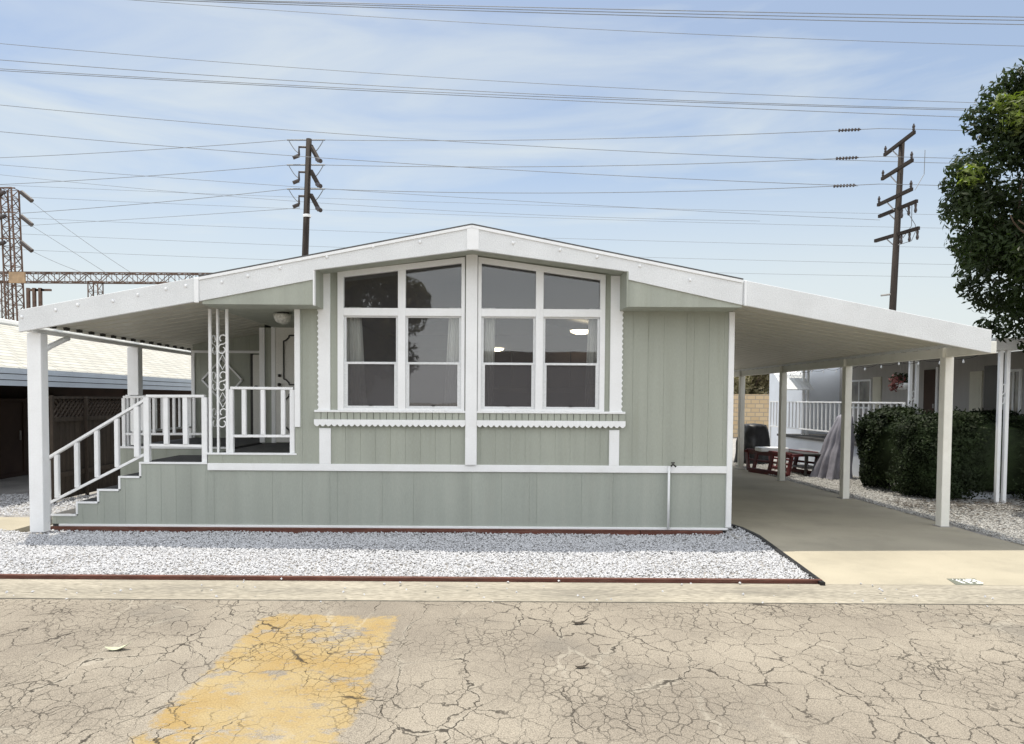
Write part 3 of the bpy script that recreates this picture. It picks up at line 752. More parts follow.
# ------------------------------------------------------------------ awnings
def pan_roof(mb, x0, z0, x1, z1, y0, y1, rib=.30):
    "sheet running down the slope in X, ribbed profile along Y; built as closed strip"
    prof = []; y = y0
    while y < y1 - .001:
        prof += [(y, 0), (y + .03, 0), (y + .045, .05), (y + .075, .05), (y + .09, 0)]
        y += rib
    prof.append((y1, 0))
    b = len(mb.v); th = .012
    for yy, d in prof:
        mb.v += [(x0, yy, z0 + d), (x1, yy, z1 + d), (x0, yy, z0 + d + th), (x1, yy, z1 + d + th)]
    for i in range(len(prof) - 1):
        a = b + 4 * i; c = a + 4
        mb.f += [(a, c, c + 1, a + 1), (a + 2, a + 3, c + 3, c + 2), (a, a + 2, c + 2, c), (a + 1, c + 1, c + 3, a + 3)]
    return mb
def rib_shade(name, parent, x0, x1, zt, y0, y1, rib=.30):  # dark comb standing in for the shade at the rib ends
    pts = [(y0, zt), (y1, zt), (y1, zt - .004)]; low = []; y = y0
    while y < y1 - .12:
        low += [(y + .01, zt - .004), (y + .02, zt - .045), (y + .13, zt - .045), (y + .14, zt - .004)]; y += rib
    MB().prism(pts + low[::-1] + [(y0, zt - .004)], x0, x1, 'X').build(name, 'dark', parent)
# carport (right)
cp = thing('carport', (5, 5, 0), 'cream carport roof with white front fascia over the driveway on the right', 'carport')
bz0, bz1 = 2.37, 2.52
pan_roof(MB(), rkx - .02, fb(rkx) + .06, rex - .0, 2.535, -.44, 10.2).build('awning_roof', 'pan', cp)
MB().prism([(rkx + .01, fb(rkx)), (rex, rezb), (rex, rezt), (rkx + .01, ft(rkx))], -.50, -.45).build('fascia', 'alum', cp, bevel=.004)
MB().box(6.31, 6.39, -.445, 10.2, bz0, bz1).build('side_beam', 'post', cp, bevel=.005)
rib_shade('rib_end_shade', cp, 6.285, 6.309, 2.545, -.43, 10.2)
MB().box(rex - .03, rex, -.44, 10.2, 2.50, rezt - .02).build('gutter', 'alum', cp)
print('bz', bz0, Z(350, .4, 948), Z(366, 3.2, 847))
for (px, py) in ((948, 527), (848, 499), (784, 481), (739.5, 466)):
    x, y = G(px, py)
    y = max(y, .2) if px > 740 else 8.55
    print('post', x, y)
    MB().box(6.35 - .06, 6.35 + .06, y, y + .13, .0, bz0).build('post', 'post', cp, bevel=.006)
    MB().box(6.35 - .09, 6.35 + .09, y - .03, y + .16, .0, .008).build('base_plate', 'galv', cp)
    MB().box(6.30 - .035, 6.30 + .035, y + .03, y + .09, bz0 - .004, bz0 + .16).build('bracket', 'post', cp)
# porch awning (left)
pa = thing('porch_awning', (-4.8, 2, 0), 'white porch awning with sloping fascia over the stairs on the left', 'awning')
pan_roof(MB(), lex + .02, 2.66, lkx + .03, fb(lkx) + .07, -.44, 8.0).build('awning_roof', 'pan', pa)
MB().prism([(lkx - .01, fb(lkx)), (lex, lezb), (lex, lezt), (lkx - .01, ft(lkx))], -.50, -.45).build('fascia', 'alum', pa, bevel=.004)
fasc2 = [o for o in COL.objects if o.parent == pa and o.name.startswith('fascia')][0]
for px, py in ((22, 317), (56, 310), (78, 305), (113, 301), (138, 295), (166, 289), (186, 286)):
    x, z = P(px, py, -.5)
    MB().lathe([(0.0001, -.022), (.012, -.018), (.018, 0), (.012, .018), (.0001, .022)], (x, -.505, z), 8).build('screw', 'white', fasc2, smooth=True)
MB().box(-5.90, -5.82, -.44, 8.0, 2.56, 2.61).build('side_beam', 'white', pa, bevel=.004)
rib_shade('rib_end_shade', pa, -5.815, -5.795, 2.69, -.43, 8.0)
for (px, Y) in ((33, -.3), (138, 2.2)):
    x = X(px, Y) ; x = -5.87
    MB().box(x - .09, x + .09, Y - .06, Y + .09, -.01, 2.56).build('post', 'white', pa, bevel=.006)
MB().tube([(-5.7, .1, 2.53), (-5.72, .0, 2.49), (-5.79, -.15, 2.40), (-5.80, -.22, 2.36)], .035, 10).build('downspout', 'alum', pa, smooth=True)

# ------------------------------------------------------------------ stairs and railings
st = thing('porch_stairs', (-5, .6, 0), 'sage and white porch stairs with grey carpet treads on the left', 'stairs')
steps = [(56, 522), (75, 513.5), (76, 501), (97, 501), (98, 488.5), (118, 488.5), (119, 475.5), (139, 475.5), (140, 462), (206, 462)]
stx = [X(52, 0, 520), X(75.5, 0), X(97, 0), X(118.5, 0), X(139.5, 0), xWL - .02]
stz = [Z(514, 0, 66), Z(501.5, 0, 86), Z(489, 0, 107), Z(476, 0, 129), Z(462, 0, 170)]
YS = 1.2
outline = [(stx[0] + .0, skirt_b + .03)]
for i in range(5):
    outline += [(stx[i], stz[i] - .02), (stx[i + 1], stz[i] - .02)]
outline += [(xWL - .02, skirt_b + .03)]
# front stringer, grooved: built step by step
sg = MB()
for i in range(5): grooved(sg, stx[i] + (.012 if i else 0), stx[i + 1] + .012, lambda x: skirt_b + .03, lambda x, i=i: stz[i] - .02, .0, spacing=.13, jitter=[.2])
sg.build('stringer', 'sage2', st)
tr = MB()
for i in range(5):
    tr.box(stx[i] - .01, stx[i + 1] + (.01 if i == 4 else -.01), -.014, .02, stz[i] - .025, stz[i])
    zb = stz[i - 1] if i else skirt_b + .02
    if i: tr.box(stx[i] - .01, stx[i] + .015, -.0135, .02, zb, stz[i] - .025)
tr.build('stringer_trim', 'white', st)
td = MB()
for i in range(5): td.box(stx[i], stx[i + 1] + .0, .021, YS, (stz[i - 1] - .05 if i else 0), stz[i] - .004)
td.build('tread', 'carpet', st)
# upper deck behind
dkx = X(121, 1.25); dkz = Z(447, 1.25, 160)
dk = MB(); grooved(dk, dkx, lw - .01, lambda x: .02, lambda x: dkz - .02, YS + .01, spacing=.2); dk.box(dkx, lw - .01, YS + .05, 3.7, .02, dkz - .03)
dk.build('deck', 'sage', st); MB().box(dkx - .01, lw - .01, YS - .004, YS + .04, dkz - .02, dkz + .01).build('deck_trim', 'white', st)
MB().box(dkx, lw - .02, YS + .05, 3.7, dkz - .03, dkz + .005).build('deck_floor', 'carpet', st)

def railing(name, parent, p, q_, ztop, zbot, n, ends, w=.05, post_down=(None, None)):
    """p,q: (x,y); ztop,zbot: pairs at both ends"""
    P0 = Vector((p[0], p[1], 0)); P1 = Vector((q_[0], q_[1], 0))
    def at(t, z): v = P0.lerp(P1, t); return (v.x, v.y, z)
    MB().bar(at(0, ztop[0]), at(1, ztop[1]), .075, .035).build('top_rail', 'white', parent, bevel=.004)
    MB().bar(at(0, zbot[0]), at(1, zbot[1]), .035, .035).build('bottom_rail', 'white', parent, bevel=.003)
    for i in range(n):
        t = ends[i] if ends else (i / (n - 1))
        zt = lerp(ztop[0], ztop[1], t) - .018; zb = lerp(zbot[0], zbot[1], t) + .017
        if i == 0 and post_down[0] is not None: zb = post_down[0]
        if i == n - 1 and post_down[1] is not None: zb = post_down[1]
        v = P0.lerp(P1, t); ww = w / 2 if not (i in (0, n - 1)) else w / 2 + .006
        MB().box(v.x - ww, v.x + ww, v.y - ww, v.y + ww, zb, zt).build('baluster', 'white', parent, bevel=.004)
yr = .05
r1 = thing('stair_railing', (-5.2, yr, 0), 'white sloping handrail with square balusters beside the porch steps', 'railing')
railing('r', r1, (X(46, yr), yr), (X(147, yr), yr), (Z(459, yr, 46), Z(399, yr, 147)), (Z(504, yr, 48), Z(453, yr, 148)), 6, [0, .1, .3, .5, .7, .9], .055, (0.03, None))
r2 = thing('landing_railing', (-4.2, yr, 0), 'white level railing along the front of the stair landing', 'railing')
railing('r', r2, (X(147, yr), yr), (X(205, yr), yr), (Z(396, yr, 150), Z(396, yr, 200)), (Z(445, yr, 150), Z(446, yr, 200)), 4, None, .06, (stz[4], stz[4]))
r3 = thing('deck_railing', (-4.6, 1.25, 0), 'white railing at the back of the stair landing', 'railing')
railing('r', r3, (X(124, 1.25), 1.25), (X(204, 1.25), 1.25), (Z(397, 1.25, 124), Z(396.5, 1.25, 200)), (Z(434, 1.25, 124), Z(434, 1.25, 204)), 9, None, .04, (dkz, dkz))
r4 = thing('deck_railing', (dkx + .05, 2.5, 0), 'white railing along the far left edge of the porch deck', 'railing')
railing('r', r4, (dkx + .05, 1.35), (dkx + .05, 3.6), (1.76, 1.76), (1.2, 1.2), 11, None, .04, (dkz, dkz))
r5 = thing('porch_railing', (-3.1, .05, 0), 'white porch railing between the iron column and the front wall', 'railing')
railing('r', r5, (X(231, yr), yr), (X(294, yr), yr), (Z(388, yr, 240), Z(388.5, yr, 290)), (Z(436, yr, 240), Z(436, yr, 290)), 5, [0, .21, .51, .83, .98], .055, (fl, fl))

# ------------------------------------------------------------------ shed behind porch
sx0, sx1 = X(193, 3.7), lw - .02; sztop = Z(352, 3.7, 230)
sh = thing('storage_shed', ((sx0 + sx1) / 2, 5, 0), 'sage green storage room wall with a white diamond trim behind the porch', 'shed')
s = MB(); grooved(s, sx0, sx1, lambda x: dkz, lambda x: sztop, 3.7, spacing=.3); s.box(sx0, sx0 + .05, 3.74, 7.5, 0, sztop + .02); s.box(sx0 + .05, sx1, 7.4, 7.5, 0, sztop); s.box(sx0, sx1, 3.74, 7.5, sztop, sztop + .03)
s.build('wall', 'sage', sh)
s = MB(); zz = lambda x: lerp(2.68, fb(lkx) + .05, (x - lex) / (lkx - lex)); grooved(s, sx0, sx1, lambda x: sztop + .03, zz, 3.705, spacing=.3); s.build('upper_wall', 'sage', sh)
s = MB(); s.box(sx0 - .02, sx1, 3.675, 3.70, sztop - .02, sztop + .025); s.box(sx0 - .02, sx0 + .04, 3.676, 3.70, dkz, sztop - .02); s.build('trim', 'white', sh)
cx, cz_ = P(222, 380, 3.68); ww = .37
dm = MB()
pts = [(cx - ww, cz_), (cx, cz_ + .40), (cx + ww, cz_), (cx, cz_ - .40), (cx - ww, cz_)]
for a, b_ in zip(pts, pts[1:]): dm.bar((a[0], 3.685, a[1]), (b_[0], 3.685, b_[1]), .03, .035, (0, 1, 0))
dm.build('diamond_trim', 'white', sh)
d0, d1 = X(253, 3.66), sx1 - .02
dr2 = MB().box(d0, d1, 3.66, 3.699, dkz + .01, sztop - .05).build('shed_door', 'door', sh, bevel=.003)
MB().lathe([(.001, -.03), (.03, -.02), (.03, .02), (.001, .03)], (d0 + .06, 3.64, dkz + .95), 10).build('handle', 'dark', dr2)
MB().box(d0 - .05, d0, 3.67, 3.70, dkz, sztop - .03).build('door_jamb', 'dark', sh)

# ------------------------------------------------------------------ left neighbour
nb = thing('neighbour_house', (-11, 8, 0), 'low house with bright white shingle roof and dark open carport at the far left', 'house')
ea = (-8.0, Z(373, 2.03, 2)); # eave
ez = 2.22; rz = 3.42
mb = MB(); mb.prism([(-7.95, ez), (-11.3, rz), (-11.3, rz - .12), (-7.95, ez - .05)], 1.2, 24); mb.prism([(-11.3, rz), (-15, 2.3), (-15, 2.2), (-11.3, rz - .12)], 1.2, 24)
mb.build('roof', 'shingle', nb)
mb = MB(); mb.tube([(-11.3, 1.2, rz + .01), (-11.3, 24, rz + .01)], .10, 8); mb.build('ridge_cap', 'roofw', nb)
for y in (5.5, 9.0, 13.0):
    MB().lathe([(.12, -.2), (.12, .18), (.2, .2), (.2, .28), (.001, .32)], (-11.3, y, rz + .05), 12).build('roof_vent', 'roofw', nb)
mb = MB()
for k in range(3): mb.box(-7.97 + .012 * k, -7.90 + .012 * k, 1.18, 24, ez - .30 + k * .1, ez - .30 + k * .1 + .088)
mb.build('eave_fascia', 'bluewhite', nb)
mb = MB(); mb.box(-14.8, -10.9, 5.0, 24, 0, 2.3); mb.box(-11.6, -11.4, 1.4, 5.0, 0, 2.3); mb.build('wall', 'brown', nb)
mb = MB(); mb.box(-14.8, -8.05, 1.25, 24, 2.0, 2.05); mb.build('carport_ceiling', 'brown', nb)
for y in (1.35, 6.2, 11): MB().box(-8.12, -8.02, y, y + .1, 0, 2.0).build('post', 'wood', nb)
bk = MB(); bk.bar((-8.07, 2.9, 1.78), (-8.07, 3.3, 1.98), .03, .03); bk.box(-8.10, -8.04, 3.05, 3.13, 1.75, 1.97); bk.build('bracket', 'white', nb)
cbn = thing('storage_cabinet', (-10.5, 5.5, 0), 'dark brown cabinet with pale handles inside the left carport', 'cabinet')
MB().box(-10.88, -10.3, 5.2, 8.6, .002, 1.7).build('cabinet_body', 'brown', cbn, bevel=.01)
for i in range(4):
    dd = MB().box(-10.30, -10.275, 5.25 + i * .84, 6.03 + i * .84, .1, 1.62).build('cabinet_door', 'brown', cbn, bevel=.006)
    MB().box(-10.275, -10.25, 5.95 + i * .84, 5.98 + i * .84, .8, 1.0).build('handle', 'galv', dd)
# wood fence with lattice top
fn = thing('wood_fence', (-7.2, 4, 0), 'dark weathered wood fence with lattice top behind the porch stairs', 'fence')
fy0, fy1 = 2.05, 9.5; ftop = 1.74
n = 52; bd = MB()
for i in range(n):
    y = lerp(fy0, fy1, i / n); bd.box(-7.22, -7.20, y + .004, y + (fy1 - fy0) / n - .004, .03, 1.33 + .02 * R())
bd.build('fence_boards', 'wood', fn)
mb = MB(); mb.box(-7.25, -7.17, fy0, fy1, 1.33, 1.40); mb.box(-7.25, -7.17, fy0, fy1, ftop - .03, ftop + .01); mb.box(-7.19, -7.16, fy0, fy1, .4, .48); mb.build('rail', 'wood', fn)
lt = MB(); y = fy0 - .3
while y < fy1:
    for s_ in (1, -1):
        a, b_ = (y, y + .34) if s_ > 0 else (y + .34, y)
        if min(a, b_) >= fy0 and max(a, b_) <= fy1: lt.bar((-7.21 + .006 * s_, a, 1.40), (-7.21 + .006 * s_, b_, ftop - .03), .006, .03, (1, 0, 0))
    y += .12
lt.build('lattice', 'wood', fn)
for y in (fy0 - .02, 3.0, 5.1, 7.2, 9.3): MB().box(-7.17, -7.12, y, y + .05, 0, ftop + (.0 if y > 2.5 else .02)).build('fence_post', 'wood', fn, bevel=.004)

# ------------------------------------------------------------------ foliage
def leaves(mb, centers, n, size, rnd, flat=.3):
    tot = sum(c[3] ** 2 for c in centers)
    for (cx, cy, cz, r) in centers:
        k = int(n * r * r / tot)
        for _ in range(k):
            while True:
                d = Vector((rnd.gauss(0, 1), rnd.gauss(0, 1), rnd.gauss(0, 1)))
                if d.length > .1: break
            d.normalize(); rr = r * (1 - .55 * rnd.random() ** 2.0) * rnd.uniform(.85, 1.08)
            p = Vector((cx, cy, cz)) + d * rr
            s = size * rnd.uniform(.6, 1.3)
            nrm = (d + Vector((rnd.gauss(0, .6), rnd.gauss(0, .6), rnd.gauss(.35, .6)))).normalized()
            a = nrm.orthogonal().normalized(); ang = rnd.uniform(0, 6.28); a = (Matrix.Rotation(ang, 3, nrm) @ a); b_ = nrm.cross(a)
            q0 = p - a * s; q1 = p + b_ * s * .38 + nrm * s * .12; q2 = p + a * s; q3 = p - b_ * s * .38 + nrm * s * .12
            k0 = len(mb.v); mb.v += [tuple(q0), tuple(q1), tuple(q2), tuple(q3)]; mb.f += [(k0, k0 + 1, k0 + 2), (k0, k0 + 2, k0 + 3)]
def limb(mb, p, d, L, r, depth, rnd, tips):
    p = Vector(p); d = Vector(d).normalized(); pts = [p.copy()]; rs = [r]
    for i in range(4):
        d = (d + Vector((rnd.gauss(0, .12), rnd.gauss(0, .12), rnd.gauss(.03, .08)))).normalized(); p = p + d * L / 4; pts.append(p.copy()); rs.append(r * (1 - .12 * (i + 1)))
    mb.tube(pts, rs, 8)
    tips.append((p.copy(), depth))
    if depth > 0:
        for k in range(rnd.choice((2, 3, 3))):
            dd = (d + Vector((rnd.gauss(0, .6), rnd.gauss(0, .6), rnd.gauss(.15, .35)))).normalized()
            limb(mb, p, dd, L * rnd.uniform(.6, .8), rs[-1] * .68, depth - 1, rnd, tips)
def tree(name, base, trunk_h, crown, nl, leaf, mleaf, label, rnd, r=.16, lean=(0, 0), group=None):
    t = thing(name, base, label, 'tree', group)
    mb = MB(); tips = []
    limb(mb, base, (lean[0], lean[1], 1), trunk_h, r, 0, rnd, [])
    top = Vector(base) + Vector((lean[0], lean[1], 1)).normalized() * trunk_h
    for k in range(5):
        a = k * 1.257 + rnd.random(); limb(mb, top - Vector((0, 0, .1)), (cos(a) * .7, sin(a) * .7, .8), trunk_h * .45, r * .6, 2, rnd, tips)
    mb.build('trunk', 'bark', t, smooth=True)
    lb = MB(); leaves(lb, crown, nl, leaf, rnd); lb.build('crown', mleaf, t)
    return t
rnd = random.Random(4)
# big tree on the right
C0 = Vector((9.75, 1.9, 5.0)); cl = []
for i in range(110):
    while True:
        u = Vector((rnd.uniform(-1, 1), rnd.uniform(-1, 1), rnd.uniform(-1, 1)))
        if .25 < u.length < 1: break
    cl.append((C0.x + u.x * 2.05, C0.y + u.y * 2.0, C0.z + u.z * 2.3, rnd.uniform(.22, .52)))
cl += [(7.75, 2.3, 5.35, .22), (7.62, 2.3, 5.15, .16), (7.85, 2.2, 3.9, .28), (7.9, 2.3, 6.35, .25), (8.2, 2.3, 6.7, .3), (8.0, 2.1, 3.5, .3), (8.3, 2.0, 3.0, .28), (8.8, 2.0, 2.8, .3), (9.3, 2, 2.95, .35), (8.7, 2.1, 6.9, .42), (9.1, 2, 7.25, .45), (9.6, 2, 7.3, .5), (8.35, 2.2, 6.95, .2), (7.55, 2.3, 5.55, .14), (7.6, 2.2, 4.35, .2), (7.42, 2.3, 5.3, .12), (7.5, 2.3, 4.9, .10), (7.95, 2.2, 6.1, .16), (7.65, 2.1, 3.6, .14), (7.95, 2.2, 5.0, .36), (8.0, 2.2, 4.4, .36), (8.05, 2.2, 5.6, .34), (8.3, 2.2, 6.2, .36), (8.5, 2.1, 3.4, .3), (8.05, 2.2, 2.95, .18)]
bigtree = tree('leafy_tree', (9.9, 2.4, 0), 3.0, cl, 60000, .062, 'leafdark', 'large dark leafy tree overhanging from the right edge', rnd, .2)

lb = MB(); leaves(lb, [(8.75, 1.7, 6.45, .42), (8.35, 1.9, 6.3, .34), (9.2, 1.6, 6.9, .42), (8.1, 2.0, 6.5, .16), (9.4, 1.5, 7.3, .3), (7.7, 2.1, 5.4, .2)], 2600, .06, rnd); lb.build('sunlit_leaves', 'sunlitleaf', bigtree)  # paler leaves paint the sun catching the upper left of the crown
# hedge
hd = thing('hedge', (8.8, 4, 0), 'large clipped dark green hedge right of the carport posts', 'hedge')
def hedge_pt(u, v):   # superellipsoid dome
    cu, su = cos(u), sin(u); cv, sv = cos(v), sin(v)
    e = lambda t, p: math.copysign(abs(t) ** p, t)
    x = 8.95 + 1.52 * e(cv, .38) * e(cu, .34); y = 4.05 + 1.25 * e(cv, .38) * e(su, .34); z = .74 + .76 * e(sv, .42)
    nn = noise.noise((x * 1.7, y * 1.7, z * 1.7)) * .14 + noise.noise((x * 5, y * 5, z * 5)) * .05
    return Vector((x, y, z)) * 1, nn, Vector((cv * cu, cv * su, sv))
mb = MB(); NU, NV = 64, 28
for j in range(NV + 1):
    v = lerp(-pi / 2 * .95, pi / 2, j / NV)
    for i in range(NU):
        p, nn, d = hedge_pt(2 * pi * i / NU, v); p = p + d * (nn - .17); mb.v.append((p.x, p.y, max(p.z, .02)))
for j in range(NV):
    for i in range(NU):
        i2 = (i + 1) % NU; mb.f.append((j * NU + i, j * NU + i2, (j + 1) * NU + i2, (j + 1) * NU + i))
mb.build('hedge_core', M['leafhedge'], hd, smooth=True)
lb = MB()
for _ in range(85000):
    u = rnd.uniform(0, 2 * pi); t_ = rnd.uniform(-.95, 1) if R() < .65 else rnd.uniform(.9, 1); v = math.asin(math.copysign(abs(t_) ** (1 / .42), t_)) if R() < .75 else math.asin(rnd.uniform(-.9, 1)); p, nn, d = hedge_pt(u, v)
    p = p + d * (nn + rnd.uniform(-.15, .05)); s = rnd.uniform(.018, .04)
    if p.z < .03: continue
    nrm = (d + Vector((rnd.gauss(0, .6), rnd.gauss(0, .6), rnd.gauss(.4, .5)))).normalized(); a = Matrix.Rotation(rnd.uniform(0, 6.28), 3, nrm) @ nrm.orthogonal().normalized(); b_ = nrm.cross(a)
    k0 = len(lb.v); lb.v += [tuple(p - a * s), tuple(p + b_ * s * .45), tuple(p + a * s), tuple(p - b_ * s * .45)]; lb.f.append((k0, k0 + 1, k0 + 2, k0 + 3))
for _ in range(420):      # sprigs that stick out of the top
    u = rnd.uniform(0, 2 * pi); v = math.asin(rnd.uniform(.2, 1)); p, nn, d = hedge_pt(u, v); p = p + d * nn; L = rnd.uniform(.05, .16); dd = (d + Vector((rnd.gauss(0, .4), rnd.gauss(0, .4), .5))).normalized()
    for k in range(7):
        c = p + dd * L * k / 6; s = .03; nrm = Vector((rnd.gauss(0, 1), rnd.gauss(0, 1), rnd.gauss(0, 1))).normalized(); a = nrm.orthogonal().normalized(); b_ = nrm.cross(a)
        k0 = len(lb.v); lb.v += [tuple(c - a * s), tuple(c + b_ * s * .45), tuple(c + a * s), tuple(c - b_ * s * .45)]; lb.f.append((k0, k0 + 1, k0 + 2, k0 + 3))
lb.build('foliage', M['leafhedge'], hd)

def blob_tree(name, x, y, z0, h, rx, label, seed, n=7000, leaf=.18, group=None):
    rnd = random.Random(seed); cl = []
    for i in range(26):
        while True:
            u = Vector((rnd.uniform(-1, 1), rnd.uniform(-1, 1), rnd.uniform(-1, 1)))
            if u.length < 1: break
        cl.append((x + u.x * rx, y + u.y * rx, z0 + h * .62 + u.z * h * .33, rx * rnd.uniform(.22, .42)))
    return tree(name, (x, y, z0), h * .36, cl, n, leaf, 'leaffar', label, rnd, .045 * h, group=group)
# tree beyond block wall seen under the carport
blob_tree('leafy_tree', X(752, 32), 32, 0, 5.2, 1.9, 'small dark tree with forked trunk behind the tan block wall', 21, 9000, .14)
for i, (px, Y) in enumerate(((140, 42), (168, 44), (200, 42))):
    blob_tree('leafy_tree', X(px, Y), Y, 0, 5.6, 2.6, ('dark treetop just left of the back awning post above white roof', 'dark treetop right of the back awning post above white roof', 'dark treetop next to the storage room corner above white roof')[i], 31 + i, 6000, .2, 'treetops behind the white shingle roof')
bw = MB().box(3.5, 30, 24, 24.2, 0, 2.05).build('block_wall', 'brick'); tag(ground_origin(bw, (12, 24.1, 0)), 'tan concrete block wall at the far end of the driveway', 'wall')
ww = MB().box(2, 30, 38, 44, 0, 3.0).build('far_house_body', 'palewall')
fh = thing('far_house', (14, 41, 0), 'pale low house beyond the tan block wall', 'house'); bpy.data.objects.remove(ww)
MB().box(2, 26, 38, 46, 0, 2.6).build('wall', 'palewall', fh); MB().prism([(37.4, 2.6), (46.6, 2.6), (42, 4.0)], 1.5, 26.5, 'X').build('roof', 'roofw', fh)

# ------------------------------------------------------------------ right neighbour
rn = thing('neighbour_house', (11, 8, 0), 'grey neighbouring mobile home with white porch railing behind the carport', 'house')
wx = 10.25
s = MB()
s.box(wx, wx + .1, 3.0, 11.5, 0, 2.75); s.box(wx, 16, 2.9, 3.0, 0, 2.75); s.build('wall', 'greywall', rn)
s = MB(); s.box(9.15, 15, 11.5, 11.6, 0, 3.0); s.box(9.15, 9.25, 11.6, 14, 0, 3.0); s.build('rear_wall', 'palewall', rn)
MB().box(8.45, wx, 3.3, 11.45, .0, .72).build('porch_base', 'palewall', rn)
MB().box(8.42, wx, 3.25, 11.49, .72, .78).build('porch_floor', 'carpet', rn)
aw = thing('porch_awning', (9.5, 7, 0), 'white awning over the grey neighbouring porch at right', 'awning')
ax = 8.42
pan_roof(MB(), ax + .05, 2.66, 12.5, 2.98, 2.62, 11.0).build('awning_roof', 'pan', aw)
pxs = P(994, 338, 2.6); pxb = P(994, 350, 2.6)
MB().box(pxs[0], 13, 2.56, 2.60, pxb[1], pxs[1] + .0).build('fascia', 'alum', aw, bevel=.004)
MB().box(pxs[0], pxs[0] + .04, 2.6, 11.0, pxb[1], pxs[1]).build('side_fascia', 'alum', aw, bevel=.004)
for px0, px1, Y in ((998.5, 1005.5, 2.66), (909, 915.5, 5.2), (802.5, 807, 10.8)):
    xa = X(px0, Y, 430); xb = X(px1, Y, 430)
    for xx in (xa, xb): MB().box(xx - .03, xx + .03, Y - .03, Y + .03, 0 if Y < 4 else .78, 2.66).build('post', 'white', aw, bevel=.004)
    s = MB(); zc = Z(394, Y, 1002) if Y < 3 else 1.8
    scroll(s, (xa + xb) / 2, Y, zc, (xb - xa) / 2 - .03, .36, 'X'); s.build('scroll', 'white', aw)
rr = thing('porch_railing', (8.5, 8, .78), 'long white railing with many balusters along the grey neighbouring porch', 'railing')
railing('r', rr, (8.5, 5.2), (8.5, 12.2), (1.72, 1.72), (.98, .98), 32, None, .035, (.78, .0))
# windows, shutters, door on the neighbour wall (facing -X)
def nwin(y0, y1, z0, z1, name='window'):
    w = MB(); x = wx - .03
    w.box(x, wx, y0, y0 + .05, z0, z1); w.box(x, wx, y1 - .05, y1, z0, z1); w.box(x, wx, y0 + .05, y1 - .05, z1 - .05, z1); w.box(x, wx, y0 + .05, y1 - .05, z0, z0 + .05); w.box(x, wx, (y0 + y1) / 2 - .02, (y0 + y1) / 2 + .02, z0 + .05, z1 - .05)
    o = w.build(name, 'white', rn); MB().box(wx - .012, wx - .002, y0 + .05, y1 - .05, z0 + .05, z1 - .05).build('pane', 'paneopaque', o)
M['paneopaque'] = mat('curtained_window_pane', (.22, .21, .18), .08, .5, 2.5, spec=.8)
def Yw(px): return wx * F / (px - PX) + CAM.y
nwin(Yw(871), Yw(848), 1.55, 2.35); nwin(Yw(1021), Yw(1006), 1.3, 2.4); MB().box(wx - .02, wx, Yw(1000), Yw(984), .8, 2.5).build('screen_door', 'dark', rn)
for a, b_ in ((881, 873), (982, 970)):
    sh_ = MB(); y0, y1 = Yw(a), Yw(b_); sh_.box(wx - .03, wx, y0, y1, 1.5, 2.4)
    so = sh_.build('shutter', 'shutter', rn); lv = MB()
    for k in range(16): lv.box(wx - .04, wx - .03, y0 + .05, y1 - .05, 1.56 + k * .05, 1.585 + k * .05)
    lv.build('louvre', 'shutter', so)
dd = MB().box(wx - .03, wx, Yw(936), Yw(924), .8, 2.5).build('door', 'brown', rn, bevel=.005)
MB().box(wx - .035, wx - .001, Yw(936) - .08, Yw(936), .8, 2.55).build('door_jamb', 'white', rn)
MB().box(wx - .05, wx - .03, Yw(935), Yw(934), 1.6, 1.7).build('handle', 'galv', dd)
# hanging basket
hx, hz = P(903, 385, 5.6)
hb = thing('hanging_basket', (hx, 5.6, hz), 'white hanging flower basket with red trailing blooms beneath the neighbouring awning', 'flower basket')
MB().lathe([(.001, -.1), (.10, -.09), (.17, -.02), (.18, .04), (.16, .04)], (hx, 5.6, hz), 18).build('bowl', 'white', hb, smooth=True)
lb = MB(); leaves(lb, [(hx, 5.6, hz + .1, .16), (hx - .12, 5.6, hz + .12, .14)], 420, .04, rnd); lb.build('foliage', 'leafhedge', hb)
lb = MB(); leaves(lb, [(hx - .16, 5.55, hz + .08, .15), (hx - .2, 5.6, hz - .05, .09)], 220, .04, rnd); lb.build('flowers', 'flower', hb)
s = MB()
for k in range(3):
    a = k * 2.094; s.tube([(hx + .17 * cos(a), 5.6 + .17 * sin(a), hz + .04), (hx, 5.6, hz + .5), (hx, 5.6, 2.7)], .004, 4)
s.build('chain', 'galv', hb)
# string lights
sl = thing('string_lights', (8.55, 7, 2.5), 'string of small round bulbs along the neighbouring awning edge', 'string lights')
pts = []; bl = []
for i in range(60):
    y = lerp(3.0, 11, i / 59); sag = .06 * (1 - (2 * ((i % 6) / 6) - 1) ** 2); pts.append((8.52, y, 2.58 - sag))
    if i % 5 == 3: bl.append(pts[-1])
MB().tube(pts, .005, 4).build('cable', 'black', sl)
for p in bl: MB().lathe([(.001, -.07), (.015, -.06), (.02, -.045), (.012, -.02), (.008, 0)], p, 10).build('bulb', 'white', sl, smooth=True)
# door awning on the far pale wall
s = MB()
x0, x1 = X(771, 11.3), X(800, 11.3); 
da = thing('door_awning', ((x0 + x1) / 2, 11.2, 2.1), 'white striped slanted metal awning over the far pale doorway', 'awning')
for k in range(8):
    a = lerp(x0, x1, k / 8); b_ = lerp(x0, x1, (k + 1) / 8); s.prism([(10.4, 2.05), (11.48, 2.72), (11.48, 2.74), (10.4, 2.08)], a + .004, b_ - .004, 'X')
s.build('slats', 'alum', da)

